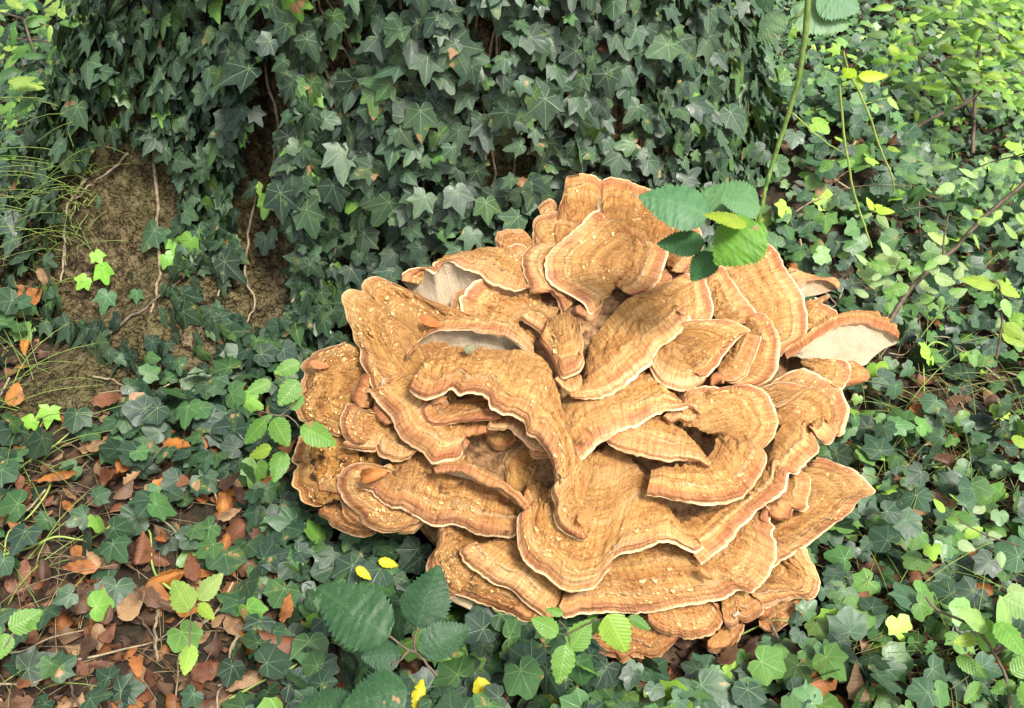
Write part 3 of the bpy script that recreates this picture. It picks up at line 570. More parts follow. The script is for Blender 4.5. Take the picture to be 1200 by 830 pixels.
# ------------------------------------------------------------------ leaf shapes
def ivy_shape(seed, sharp, n_ring=1, lowpoly=False):
    r = random.Random(seed); j = lambda a: 1 + r.uniform(-a, a)
    if sharp: lb = r.uniform(.60, .84); q = r.uniform(.44, .56); ctl = [(0, 1 * j(.08)), (10, .82), (22, q + .08), (31, q), (43, lb * .86), (52, lb), (62, lb * .8), (76, q - .03), (92, .44), (108, .50 * j(.2)), (128, .40), (150, .32), (170, .18)]
    else: q = r.uniform(.52, .68); ctl = [(0, .90 * j(.10)), (12, .80), (25, q + .06), (33, q), (43, q + .07), (52, (q + .14) * j(.08)), (62, q + .06), (76, q - .03), (90, q - .04), (104, .56 * j(.1)), (125, .50), (150, .38), (170, .18)]
    if lowpoly: ctl = [ctl[i] for i in (0, 3, 5, 7, 9, 12)]
    right = [(R(a), l * j(.06)) for a, l in ctl[1:]]; left = [(-R(a), l * j(.06)) for a, l in ctl[1:]]
    pts = [(0, ctl[0][1])] + right + [(math.pi, .07)] + left[::-1]
    A = np.array(pts); x = A[:, 1] * np.sin(A[:, 0]); y = A[:, 1] * np.cos(A[:, 0]); n = len(A)
    V = [(0, 0)]; rings = (1.,) if lowpoly else (.5, 1.)
    for q in rings: V += list(zip(x * q, y * q))
    V = np.array(V); F = [(0, 1 + i, 1 + (i + 1) % n) for i in range(n)]
    if not lowpoly:
        for i in range(n):
            a, b = 1 + i, 1 + (i + 1) % n; F += [(a, a + n, b + n), (a, b + n, b)]
    V[:, 1] -= 0
    ang = np.arctan2(V[:, 0], V[:, 1]); rr = np.hypot(V[:, 0], V[:, 1])
    k1, k2, k3 = r.uniform(.1, .45), r.uniform(-.15, .3), r.uniform(.2, .5)
    z = -k1 * V[:, 1] * np.abs(V[:, 1]) * .7 - k2 * V[:, 0] ** 2 * 1.4 + .10 * np.abs(np.sin(ang / .9 * math.pi / 2)) * rr * -k3 * 2
    z = z + np.array([r.uniform(-.035, .035) for _ in z]) * rr
    return np.c_[V, z], np.array(F)[:, ::-1], V.copy()
def blade_shape(seed, wid, n=12, teeth=.05, bend=.25, cup=.1, pleat=.015, tipw=1.0, curlx=0.):
    r = random.Random(seed); V = []; cols = (-1, -.5, 0, .5, 1)
    for i in range(n + 1):
        t = i / n; w_ = wid * (math.sin(math.pi * min(1, t ** .85)) ** .75) * (1 - .25 * t * tipw) if 0 < t < 1 else .0
        w_ *= 1 + teeth * (1 if i % 2 else -1) + r.uniform(-.03, .03)
        for c in cols:
            x = c * w_; y = t + .10 * abs(c) * (-w_) * 1.2 + (.02 * (i % 2) if abs(c) == 1 else 0)
            V.append((x, y, -bend * (t - .2) ** 2 + bend * .04 - cup * abs(x) * 1.3 - curlx * x * x * 4 + pleat * (1 if i % 2 else -1) * (abs(c)) + r.uniform(-.012, .012)))
    V = np.array(V); F = []
    for i in range(n):
        for c in range(4):
            a = i * 5 + c; F += [(a, a + 1, a + 6), (a, a + 6, a + 5)]
    return V, np.array(F), V[:, :2].copy()
T_IVYS = [ivy_shape(i, True) for i in range(11)] + [ivy_shape(30 + i, False) for i in range(3)]; T_IVYR = [ivy_shape(50 + i, False) for i in range(7)]
T_LOW = [ivy_shape(90 + i, i % 2 == 0, lowpoly=True) for i in range(5)]
T_RIB = [blade_shape(i, .30 + .03 * (i % 3), 14, .07, .2, .12) for i in range(5)]
T_RIBL = [blade_shape(20 + i, .27, 10, .05, .45, .3) for i in range(4)]
T_BRAM = [blade_shape(40 + i, .36, 34, .075, .30, .16, .0015) for i in range(4)]
T_DEAD = [blade_shape(60 + i, random.uniform(.22, .42), 9, random.uniform(.02, .12), random.uniform(-.7, 1.1), random.uniform(-.8, .9), random.uniform(.01, .05), random.uniform(0, 1.6), random.uniform(-.6, 1.1)) for i in range(16)]
T_CRUMB = [blade_shape(80 + i, .35, 3, .3, random.uniform(-.6, .6), random.uniform(-.5, .5), .05) for i in range(8)]
def inst_mesh(T, i, mat, store={}):
    k = (id(T), i, mat.name)
    if k not in store:
        V, F, uv = T[i]; store[k] = mk_mesh('leaf', V, F, uv); store[k].materials.append(mat)
    return store[k]
def frame(nrm, tip):
    nrm = np.asarray(nrm, float); nrm = nrm / (np.linalg.norm(nrm, axis=-1, keepdims=True) + 1e-9)
    y = tip - nrm * np.sum(tip * nrm, -1, keepdims=True); y = y / (np.linalg.norm(y, axis=-1, keepdims=True) + 1e-9)
    x = np.cross(y, nrm); return np.stack([x, y, nrm], -1)
def place(name, T, i, mat, P, M, s, parent, col):
    o = bpy.data.objects.new(name, inst_mesh(T, i, mat)); COL.objects.link(o)
    m = Matrix([[M[0][0] * s, M[0][1] * s, M[0][2] * s, P[0]], [M[1][0] * s, M[1][1] * s, M[1][2] * s, P[1]], [M[2][0] * s, M[2][1] * s, M[2][2] * s, P[2]], [0, 0, 0, 1]])
    if parent is not None: o.parent = parent; m = Matrix.Translation(parent.location).inverted() @ m
    o.matrix_local = m if parent is not None else m
    if parent is None: o.matrix_world = m
    o.color = (*[float(c) for c in col], 1); return o
def massed(name, T, idx, P, M, S, Cc, mat, parent=None):
    Vs, Fs, Us, Cs = [], [], [], []; off = 0
    for k in range(len(T)):
        q = np.where(idx == k)[0]
        if not len(q): continue
        V, F, uv = T[k]; n = len(V)
        W = np.einsum('aij,vj->avi', M[q], V) * S[q, None, None] + P[q, None]
        Vs.append(W.reshape(-1, 3)); Fs.append((F[None] + (np.arange(len(q)) * n)[:, None, None] + off).reshape(-1, 3))
        Us.append(np.tile(uv, (len(q), 1))); Cs.append(np.repeat(Cc[q], n, 0)); off += n * len(q)
    if not Vs: return None
    o = link(name, mk_mesh(name, np.vstack(Vs), np.vstack(Fs), np.vstack(Us), np.vstack(Cs)), parent, mat); o['kind'] = 'stuff'; return o
def behind(P, px, py):
    """true where a point outside the fungus cannot poke through its caps"""
    inF = inpoly(px, py, FUNG_POLY); q = fpt(px, py, np.full(np.shape(px), -.075))
    return ~inF | (np.linalg.norm(P - C0, axis=-1) > np.linalg.norm(q - C0, axis=-1))
def inpoly(px, py, poly):
    r = np.zeros(np.shape(px), bool); n = len(poly)
    for i in range(n):
        x1, y1 = poly[i]; x2, y2 = poly[(i + 1) % n]
        c = ((y1 > py) != (y2 > py)) & (px < (x2 - x1) * (py - y1) / (y2 - y1 + 1e-9) + x1); r ^= c
    return r
def palette(n, pal, wts, jit=.22):
    k = rng.choice(len(pal), n, p=np.array(wts) / sum(wts)); c = np.array(pal)[k]
    return c * (1 + rng.uniform(-jit, jit, (n, 1))) * (1 + rng.uniform(-.06, .06, (n, 3)))
FUNG_POLY = [(345,500),(352,430),(400,400),(402,340),(440,322),(470,320),(560,285),(600,265),(660,210),(740,205),(800,250),(890,278),(945,340),(1000,362),(1054,395),(1020,450),(995,510),(1025,578),(960,640),(958,700),(900,745),(830,770),(720,780),(690,730),(620,730),(510,690),(505,625),(430,630),(350,590)]

def settle(name, T, P, M, S, Cc, idx, parent, mo, ms, limit=300, seen=None):
    """largest-looking leaves as parts of their own, the rest joined"""
    px, py = proj(P); dist = np.linalg.norm(P - C0, axis=1); vis = (px > -10) & (px < 1210) & (py > -10) & (py < 840)
    fc = np.abs(np.sum(M[:, :, 2] * ((C0 - P) / dist[:, None]), 1))
    sc = np.where(vis, S / dist * (.4 + fc), 0)
    if seen is not None: sc = sc * seen
    order = np.argsort(-sc); top = [i for i in order[:limit] if sc[i] > 0]
    for i in top: place(name, T, int(idx[i]), mo, P[i], M[i], float(S[i]), parent, Cc[i])
    rest = np.ones(len(P), bool); rest[top] = False
    if rest.any(): massed('foliage', T, idx[rest], P[rest], M[rest], S[rest], Cc[rest], ms, parent)

# ------------------------------------------------------------------ climbing ivy
BARE = [[(70,225),(110,190),(150,185),(205,215),(205,300),(175,385),(150,400),(105,380),(70,370),(62,300)],
        [(285,90),(330,70),(338,150),(322,230),(345,300),(345,365),(290,385),(262,355),(268,270),(285,180)],
        [(0,425),(70,400),(105,430),(120,480),(60,520),(0,522)], [(0,440),(130,440),(128,522),(0,530)]]
IVY_D = [(.036, .072, .040), (.052, .096, .050), (.022, .045, .028), (.065, .135, .042), (.15, .32, .05)]
ivy = empty('climbing_ivy', (TC[0], TC[1] - .66, .02), 'thick curtain of dark glossy ivy climbing the tree trunk', 'ivy')
N = 10500
th = R(1) * np.r_[rng.uniform(-125, 125, N - 1300), rng.uniform(-75, -22, 1300)]; z = np.r_[rng.uniform(-.02, 1.55, N - 1300), rng.uniform(0, .75, 1300)]
layer = rng.random(N); off = .015 + .075 * layer + .02 * fbm(th * 6, z * 6, 0, 2)
P = trunk_p(th, z, off); px, py = proj(P)
keep = np.ones(N, bool)
px2, py2 = proj(P + np.array([0, -.02, -.03]))
for q in BARE: keep &= ~((inpoly(px, py, q) | inpoly(px2, py2, q)) & (rng.random(N) < .965))
keep &= behind(P, px, py)
gz = ground_z(P[:, 0], P[:, 1]); keep &= P[:, 2] > gz - .01
th, z, layer, P = th[keep], z[keep], layer[keep], P[keep]; N = len(P)
onrm = np.stack([np.sin(th), -np.cos(th), 0 * th], 1)
nrm = onrm * .9 + np.array([0, -.05, .50]) + rng.normal(0, .36, (N, 3))
tip = np.array([0, 0, -1.]) * 1.0 + rng.normal(0, .62, (N, 3)); M = frame(nrm, tip)
S = rng.uniform(.022, .052, N) * (1 + .45 * (rng.random(N) < .2))
px, py = proj(P)
Cc = palette(N, IVY_D, [34, 34, 22, 8, 1.6]) * (.78 + .35 * layer[:, None])  # inner leaves tinted darker: shade of the deeper layer put into the colour
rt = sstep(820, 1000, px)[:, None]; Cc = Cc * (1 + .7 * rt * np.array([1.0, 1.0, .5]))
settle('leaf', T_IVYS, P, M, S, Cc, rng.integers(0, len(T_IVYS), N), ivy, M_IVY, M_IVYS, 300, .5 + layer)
def surf_path(pts, off=.012):
    return [hit(x, y, off) for x, y in pts]
VINES = [([(183,165),(181,200),(186,240),(184,275),(187,310),(184,345),(176,368)], .0052), ([(100,208),(92,225),(80,240),(77,270),(74,300),(72,330)], .0045),
         ([(108,215),(90,235),(86,250),(76,275),(75,310)], .003), ([(300,230),(292,270),(288,320),(298,360),(280,390)], .004), ([(318,10),(310,80),(325,140),(318,210)], .005),
         ([(240,180),(252,240),(262,300),(255,350)], .004), ([(590,60),(600,120),(596,180)], .004), ([(110,440),(140,450),(165,470),(200,465)], .003), ([(150,180),(130,200),(112,210)], .004)]
for pts, r_ in VINES: tube('vine_stem', surf_path(pts, .009), [r_ * .8, r_ * .55], M_VINE, ivy, 7, .006)
for k in range(46):
    a = R(random.uniform(-95, 95)); z0 = random.uniform(.0, .5); pts = []
    for j in range(9): pts.append(trunk_p(np.array(a), np.array(z0 + .11 * j), .015)); a += R(random.uniform(-5, 5))
    if any(inpoly(*[np.array(c) for c in proj(p)], BARE[0]) or inpoly(*[np.array(c) for c in proj(p)], BARE[1]) for p in pts): continue
    tube('vine_stem', pts, [.004, .002], M_VINE if k % 2 else M_TWIG, ivy, 5, .01)
# leaves picked out on bare bark
for (x, y, s_, c) in [(120,322,26,(.17,.40,.04)),(100,333,20,(.20,.42,.05)),(112,303,18,(.22,.44,.05)),(125,355,30,(.05,.13,.05)),(160,348,18,(.04,.12,.04)),(312,243,30,(.20,.42,.07)),(301,222,16,(.25,.45,.06)),
                      (320,222,20,(.2,.4,.06)),(58,488,26,(.2,.42,.05)),(38,498,20,(.2,.42,.05)),(205,290,22,(.16,.36,.05)),(195,308,24,(.16,.36,.05)),(515,190,36,(.09,.24,.05)),(215,318,30,(.08,.22,.05)),(200,283,26,(.05,.13,.05)),(262,300,44,(.05,.10,.05)),(232,285,46,(.04,.09,.05))]:
    Pq = hit(x, y - s_ * .3, .05); d_ = np.linalg.norm(Pq - C0); M1 = frame(np.array([random.gauss(0, .2), -.8, .6]), np.array([random.gauss(0, .5), 0, -1.]))
    place('leaf', T_IVYS, random.randrange(7), M_IVY, Pq, M1, s_ / FPX * d_ * .8, ivy, c)

# ------------------------------------------------------------------ ground ivy
def ground_ivy(name, label, xr, n, dens, pal, wts, szr, tiltcam, loc):
    e = empty(name, loc, label, 'ivy')
    x = rng.uniform(*xr, n); y = .62 + (6.8 - .62) * rng.random(n) ** 1.35
    P = np.stack([x, y, 0 * x], 1); P[:, 2] = ground_z(x, y); px, py = proj(P)
    k = (px > -120) & (px < 1320) & (py > -60) & (py < 960) & (trunk_in(P) > .0)
    k &= rng.random(n) < dens(px, py, x, y)
    P, px, py = P[k], px[k], py[k]; n = len(P); lay = rng.random(n)
    P[:, 2] += .012 + .095 * lay * (1 + .4 * vnoise(P[:, 0] * 3, P[:, 1] * 3))
    # keep foliage from poking through the caps
    px, py = proj(P); kk = behind(P, px, py); P = P[kk]; n = len(P); lay = lay[kk]
    nrm = np.array([0, -tiltcam, 1.]) + rng.normal(0, .50, (n, 3)); a = rng.uniform(0, 2 * math.pi, n)
    tip = np.stack([np.cos(a), np.sin(a) - .5, -.25 + 0 * a], 1); M = frame(nrm, tip); S = rng.uniform(*szr, n); Cc = palette(n, pal, wts) * (.8 + .3 * lay[:, None])  # lower leaves get darker tints, painting in the shade beneath the foliage
    d = np.linalg.norm(P - C0, axis=1); far = d > 3.3
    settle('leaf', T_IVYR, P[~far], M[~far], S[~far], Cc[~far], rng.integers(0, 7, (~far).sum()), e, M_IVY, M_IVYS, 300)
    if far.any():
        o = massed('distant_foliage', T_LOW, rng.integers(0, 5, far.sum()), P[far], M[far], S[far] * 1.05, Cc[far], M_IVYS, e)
    return e
PALG = [(.022, .050, .030), (.032, .074, .034), (.050, .120, .038), (.14, .30, .05), (.30, .34, .04)]
def densL(px, py, x, y):
    d = .06 + .8 * fbm(px / 60, py / 60, 0, 2); d = np.maximum(d, np.where(py < 560, .3, .06))
    d = np.where((px > 290) & (py > 600), .8, d); d = np.where(px > 900, 1, d); d = np.where(py < 420, .75, d)
    d = np.where(inpoly(px, py, [(135,400),(340,360),(350,560),(240,600),(140,560)]), np.maximum(d, .95), d)
    return np.where(inpoly(px, py, BARE[2]) | inpoly(px, py, BARE[3]), .05, np.clip(d, .05, 1))
gl = ground_ivy('ground_ivy', 'dark ivy trailing over brown leaf litter on the left below the tree root', (-2.9, .12), 30000, densL, PALG, [34, 36, 20, 6, .5], (.028, .054), .35, (-.7, 1.3, 0))
def densR(px, py, x, y):
    d = .8 + .6 * fbm(px / 60, py / 60, 4, 2) - .35 * inpoly(px, py, [(1000,450),(1200,430),(1200,640),(1050,640)]); d = np.where((py < 330) & (px < 1060), np.maximum(d, .85), d); return np.clip(d, .1, 1)
gr = ground_ivy('ground_ivy', 'lighter green ivy spreading over the ground to the right of the fungus', (.12, 3.4), 34000, densR, [(.045, .10, .05), (.068, .155, .05), (.12, .25, .06), (.26, .46, .06), (.026, .058, .032)], [32, 28, 14, 6, 20], (.018, .050), .45, (.95, 1.6, 0))
for k in range(90):
    e = gl if k % 2 else gr
    x0 = random.uniform(-1.1, -.1) if k % 2 else random.uniform(.35, 1.4); y0 = random.uniform(.9, 2.2); a = random.uniform(0, 6.28); pts = []
    for j in range(6):
        pts.append((x0, y0, float(ground_z(x0, y0)) + .02 + .035 * random.random())); x0 += .05 * math.cos(a); y0 += .05 * math.sin(a); a += random.uniform(-.6, .6)
    if trunk_in(np.array(pts)).min() < 0: continue
    tube('runner_stem', pts, [.0026, .0014], M_VINE if k % 3 else M_YSTEM, e, 5)

# ------------------------------------------------------------------ dead leaves
DEADC = [(.34, .135, .045), (.19, .080, .04), (.15, .085, .05), (.34, .21, .11), (.10, .055, .038), (.44, .18, .04)]
DN = ['bright rust orange', 'red brown', 'dull brown', 'tan', 'dark brown', 'vivid orange']
def dead_xy(n):
    out = []
    while len(out) < n:
        u = random.random()
        if u < .62: p = (random.uniform(-20, 340), random.uniform(520, 850))
        elif u < .86: p = (random.uniform(980, 1220), random.uniform(430, 850))
        elif u < .93: p = (random.uniform(300, 900), random.uniform(760, 850))
        else: p = (random.uniform(0, 60), random.uniform(180, 420))
        if not inpoly(np.array(p[0]), np.array(p[1]), FUNG_POLY): out.append(p)
    return out
ANCH = [(60,300,'on the bank at the far left'),(20,440,'beside the mossy root at the left edge'),(110,540,'just below the bare root'),(230,540,'on the soil left of the ribbed seedling'),(330,600,'between the ribbed seedling and the fungus'),
        (40,600,'in the grass at the left edge'),(120,640,'in the open litter left of centre left'),(200,640,'in the litter above the yellow green seedling'),(290,680,'among ivy right of the yellow green seedling'),(60,720,'near the cut-leaved seedling at the left edge'),
        (150,750,'beside the forked pale twig'),(240,780,'below the yellow green seedling'),(40,810,'in the bottom left corner'),(130,820,'at the bottom edge near the left corner'),(320,800,'left of the big bramble leaves at the bottom'),
        (450,820,'below the big bramble leaves'),(620,815,'under the bottom seedling'),(780,810,'at the bottom edge below the fungus'),(900,790,'on the dark ground at the lower right of the fungus'),(1010,800,'at the bottom edge left of the long-leaved sapling'),
        (1000,690,'in ivy beside the lower right caps'),(1100,640,'on ivy stems above the long-leaved sapling'),(1190,640,'at the right edge above the long-leaved sapling'),(1040,540,'near the pointed cap on the right'),(1120,520,'in the open litter right of the fungus'),
        (1190,520,'at the right edge by the open litter'),(1040,455,'next to the cream underside of the right cap'),(1150,440,'below the level twig on the right')]
def region(x, y): return min(ANCH, key=lambda a: math.hypot(a[0] - x, a[1] - y))[2]
for (x, y) in dead_xy(275):
    Pq = hit(x, y, 0); ki = random.choices(range(6), [22, 24, 26, 18, 12, 5])[0]; c = np.array(DEADC[ki]) * random.uniform(.8, 1.2)
    a = random.uniform(0, 6.28); M1 = frame(np.array([random.gauss(0, .35), random.gauss(-.25, .35), 1.]), np.array([math.cos(a), math.sin(a), 0.]))
    Pq = Pq + np.array([0, 0, random.uniform(.012, .070)])
    o = place('dead_leaf', T_DEAD, random.randrange(16), M_DEAD, Pq, M1, (dsz := random.uniform(.028, .070)), None, c)
    tag(o, ('small ' if dsz < .042 else 'large ' if dsz > .056 else '') + DN[ki] + ' fallen leaf ' + region(x, y), 'dead leaf', 'fallen leaves in the litter')
SPECIAL = [(25,354,44,1,0,'orange brown dead leaf lying on the bank left of the bare bark',35), (125,468,34,1,1,'glossy red brown dead leaf below the bare root',10), (206,469,30,1,0,'oval orange leaf standing up on ivy below the bark strip',80),
           (347,381,22,1,5,'small orange leaf hanging in ivy left of the fungus',80), (190,678,40,1,5,'bright rust leaf above the pale green seedling at lower left',20), (709,50,22,1,1,'small rusty leaf caught high in the ivy above the fungus',70),
           (402,119,18,1,1,'small rusty leaf caught in the ivy left of centre at the top',10), (614,216,24,1,3,'torn tan leaf caught in ivy just above the fungus',-20), (1118,241,22,1,5,'lone orange leaf on green leaves at the right above the diagonal branch',70),
           (1143,500,30,1,0,'rust brown leaf on the ground right of the fungus',50), (1138,628,36,1,3,'pinkish tan leaf lying on ivy at the right',-20), (1095,670,32,1,3,'curved pale orange leaf on ivy stems at the right',20),
           (958,800,52,1,0,'crumpled orange leaf below the fungus at the lower right',10), (15,463,26,1,5,'orange leaf beside the mossy root at the left edge',80), (865,172,14,1,5,'tiny orange leaf in the ivy left of the bramble cane',60), (338,110,16,1,3,'small pale tan leaf hanging beside the bare bark strip',70)]
for x, y, s_, _, ki, lab, ang in SPECIAL:
    Pq = hit(x, y, .07); d_ = np.linalg.norm(Pq - C0); ax = RT * math.cos(R(ang)) + UP * math.sin(R(ang)); sz = s_ / FPX * d_
    M1 = frame(-FW + np.array([random.gauss(0, .15), 0, .3]), ax); o = place('dead_leaf', T_DEAD, random.randrange(16), M_DEAD, Pq - ax * sz * .5, M1, sz * 1.05, None, DEADC[ki]); tag(o, lab, 'dead leaf')
ONCAP = [(505,378,26,(.50,.14,.035),'red orange leaf lying on the upper left cap',-30,4.2), (374,427,24,(.40,.17,.06),'brown leaf lying on the far left cap',-10,2.0), (438,558,30,(.48,.20,.06),'long orange leaf tucked above the lower left cap',15,3.4),
         (689,509,17,(.48,.21,.07),'small orange leaf wedged right of the long arm cap',-50,8.2), (686,603,26,(.46,.21,.07),'folded orange leaf wedged beside the tip of the long arm cap',50,8.4),
         (829,673,22,(.60,.30,.11),'tan flake of leaf lying on the widest bottom cap',-35,5.2), (551,409,15,(.25,.26,.15),'grey green scrap of leaf under the arched cap',20,8)]
for x, y, s_, c, lab, ang, h in ONCAP:
    Pq = fpt(np.array(float(x)), np.array(float(y)), np.array(h / 100.)); d_ = np.linalg.norm(Pq - C0); ax = RT * math.cos(R(ang)) + UP * math.sin(R(ang)); sz = s_ / FPX * d_
    M1 = frame(-FW + np.array([random.gauss(0, .45), random.gauss(0, .3), .4]), ax); o = place('dead_leaf', T_DEAD, random.randrange(16), M_DEAD, Pq - ax * sz * .5, M1, sz * 1.05, None, c); tag(o, lab, 'dead leaf')
n = 24000; x = rng.uniform(-2.6, 2.6, n); y = .7 + 4.0 * rng.random(n) ** 1.3; P = np.stack([x, y, ground_z(x, y) + .012 * fbm(x * 22, y * 22, 1, 3) + rng.uniform(.003, .024, n)], 1); P = P[trunk_in(P) > 0.01]; n = len(P)
M = frame(np.array([0, 0, 1.]) + rng.normal(0, .4, (n, 3)), rng.normal(0, 1, (n, 3)))
o = massed('leaf_litter', T_CRUMB, rng.integers(0, 8, n), P, M, rng.uniform(.010, .050, n), palette(n, DEADC, [10, 22, 34, 8, 36, 1], .4) * .85, M_DEADS); tag(o, 'brown broken leaf litter covering the soil', 'leaf litter')

# ------------------------------------------------------------------ grass and straw
def blades(name, label, cat, zones, mat, rad, Lr, up):
    Vs, Fs = [], []; off = 0
    for (x0, x1, y0, y1, n) in zones:
        for _ in range(n):
            b = hit(random.uniform(x0, x1), random.uniform(y0, y1), 0); a = random.uniform(0, 6.28); L_ = random.uniform(*Lr); u = random.uniform(*up)
            pts = np.array([b + np.array([math.cos(a) * L_ * t * (.6 + .4 * t), math.sin(a) * L_ * t * (.6 + .4 * t), .012 + L_ * u * (t - .55 * t * t)]) for t in np.linspace(0, 1, 6)])
            V, F = tube_arrays(pts, np.linspace(rad, rad * .4, 6), 3); Vs.append(V); Fs.append(F + off); off += len(V)
    o = link(name, mk_mesh(name, np.vstack(Vs), np.vstack(Fs)), None, mat); tag(o, label, cat, kind='stuff')
blades('dry_grass', 'straw coloured dry grass and stalks strewn through the litter', 'grass', [(-20,160,520,840,90),(160,420,560,840,60),(-20,60,230,440,50),(1000,1220,450,840,260),(960,1220,200,460,120),(300,900,780,840,30)], M_STRAW, .0010, (.06, .22), (.1, .6))
blades('grass', 'thin green grass at the left edge', 'grass', [(-20,110,60,300,260),(-20,60,300,840,90),(990,1220,430,800,240)], mat_stem('grass blade', (.14, .24, .04), (.28, .36, .09)), .0015, (.08, .22), (.3, 1.0))

# ------------------------------------------------------------------ brambles, seedlings, shrubs placed where they grow
def at(px, py, t): return C0 + ray(px, py) * t
def sprig(name, label, cat, stems, leaves, t0, mat=None, T=None, group=None, smat=None, sr=.0022):
    """stems: [(pixel path, dt0, dt1)], leaves: [(base, tip, width factor, colour, dt)], all about t0 metres from the viewer"""
    b = at(*stems[0][0][0], t0); e = empty(name, tuple(b), label, cat, group)
    for pts, d0, d1, *rr in stems:
        q = [at(x, y, t0 + d0 + (d1 - d0) * i / max(1, len(pts) - 1)) for i, (x, y) in enumerate(pts)]
        r_ = rr[0] if rr else sr; tube('stem', q, [r_, r_ * .7], smat or M_TWIG, e, 6, .002)
    for i, (bp, tp, wf, c, dt) in enumerate(leaves):
        A = at(*bp, t0 + dt); B = at(*tp, t0 + dt + random.uniform(-.02, .02)); ax = B - A; s_ = np.linalg.norm(ax)
        M1 = frame(-FW * .9 + np.array([random.gauss(0, .3), random.gauss(0, .25), .45]), ax / s_); M1 = M1.copy(); TT = T or T_RIB
        o = place('leaf', TT, random.randrange(len(TT)), mat or (M_BRAM if TT is T_BRAM else M_GRN), A, M1, float(s_), e, c); o.scale.x *= wf
    return e
LG, LG2, YG, DG, PG = (.12, .26, .045), (.095, .22, .04), (.24, .36, .045), (.030, .080, .032), (.20, .31, .11)
sprig('bramble', 'large dark green bramble leaves on one stalk at the bottom left of centre', 'bramble', [([(512,792),(490,767),(470,757),(455,745)], 0, 0), ([(487,765),(486,750),(490,735)], 0, 0), ([(480,762),(470,772),(460,778)], 0, 0)],
      [((457,747),(366,684),1.05,(.030,.085,.032),0), ((488,737),(510,662),1.2,(.026,.075,.030),.02), ((490,762),(553,738),1.0,(.030,.080,.034),0), ((470,768),(424,772),1.3,(.026,.075,.030),.01),
       ((478,808),(398,824),1.2,(.030,.085,.032),-.03), ((420,835),(340,822),1.0,DG,.02), ((488,765),(528,772),.5,(.10,.20,.04),.01)], 1.42, T=T_BRAM)
sprig('seedling', 'pale green ribbed seedling rooted against the left edge of the fungus', 'seedling', [([(352,502),(338,488),(322,487),(300,480)], 0, 0, .0012), ([(330,487),(345,470),(338,455),(322,440)], 0, 0, .0012)],
      [((352,425),(323,436),1.1,LG,0), ((318,447),(288,460),1.0,LG,0), ((350,446),(327,473),1.1,LG,0), ((312,492),(283,520),1.0,LG2,.01), ((320,490),(345,523),1.1,LG,0), ((352,500),(394,522),1.15,LG,-.02),
       ((318,525),(283,530),.9,YG,0), ((332,528),(326,565),1.0,LG2,.02), ((340,480),(356,463),1.0,LG2,.02), ((300,500),(318,485),.9,LG2,.03)], 1.62)
sprig('seedling', 'light green ribbed seedling under the bottom rim of the fungus', 'seedling', [([(662,800),(668,760),(664,738),(655,727)], 0, 0, .0012), ([(664,745),(690,730),(720,722)], 0, -.01, .0012)],
      [((655,742),(620,730),1.2,LG,0), ((668,762),(692,730),1.2,LG,0), ((664,755),(654,803),1.1,LG,-.01), ((712,720),(735,766),1.2,(.22,.38,.05),-.02), ((700,724),(688,748),1.0,LG2,.02), ((660,720),(640,716),1.0,LG,0), ((737,722),(762,738),.8,LG2,.03)], 1.28)
sprig('seedling', 'small yellow green seedling on the leaf litter at the lower left', 'seedling', [([(222,760),(223,735),(224,712)], 0, 0, .0013), ([(224,714),(235,705)], 0, 0, .001)],
      [((223,716),(203,680),1.3,(.22,.34,.07),0), ((232,703),(266,678),1.0,(.25,.35,.10),0), ((232,708),(252,726),1.0,YG,0), ((224,755),(216,792),1.0,(.26,.42,.07),0)], 1.5)
sprig('seedling', 'cut-leaved pale seedling at the left edge of the litter', 'seedling', [([(5,760),(20,735),(45,725)], 0, 0, .001)], [((10,738),(50,716),1.2,LG,0), ((8,742),(2,770),1.2,LG,0), ((0,745),(-20,735),1.2,LG2,0), ((30,728),(48,738),1.0,LG,0)], 1.5)
# bramble cane crossing in front of the trunk
sprig('bramble_cane', 'tall green bramble cane hanging beside the trunk down to the top of the fungus', 'bramble', [([(949,-30),(946,20),(938,80),(927,125),(912,170),(900,210),(890,255),(884,280)], 0, .1, .0042), ([(893,245),(870,250),(840,258)], .05, .05, .0014), ([(846,262),(838,275),(830,285)], .05, .04, .0012)],
      [((832,252),(753,222),1.1,(.075,.19,.08),.05), ((888,247),(828,212),1.5,(.09,.20,.08),.06), ((892,244),(846,238),1.3,(.10,.22,.09),.05), ((890,262),(838,308),1.5,(.10,.25,.025),.02), ((895,262),(862,300),1.1,(.09,.23,.025),.03), ((876,262),(826,281),1.0,(.22,.31,.03),0),
       ((826,285),(774,270),1.1,(.05,.14,.05),.06), ((836,296),(810,328),1.3,(.035,.12,.035),.05), ((836,268),(862,262),1.0,(.06,.15,.06),.08)], 1.42, T=T_BRAM, smat=M_CANE)
sprig('bramble_cane', 'grey green bramble leaves hanging in at the top right of the trunk', 'bramble', [([(960,-40),(945,8),(930,22),(915,30)], 0, 0, .0025)],
      [((920,16),(888,48),1.4,(.14,.24,.12),0), ((926,12),(992,36),1.1,(.16,.28,.14),.02), ((958,-8),(1008,10),1.6,(.12,.24,.12),.02), ((905,5),(888,-15),1.2,DG,0)], 1.45, T=T_BRAM, smat=M_CANE)
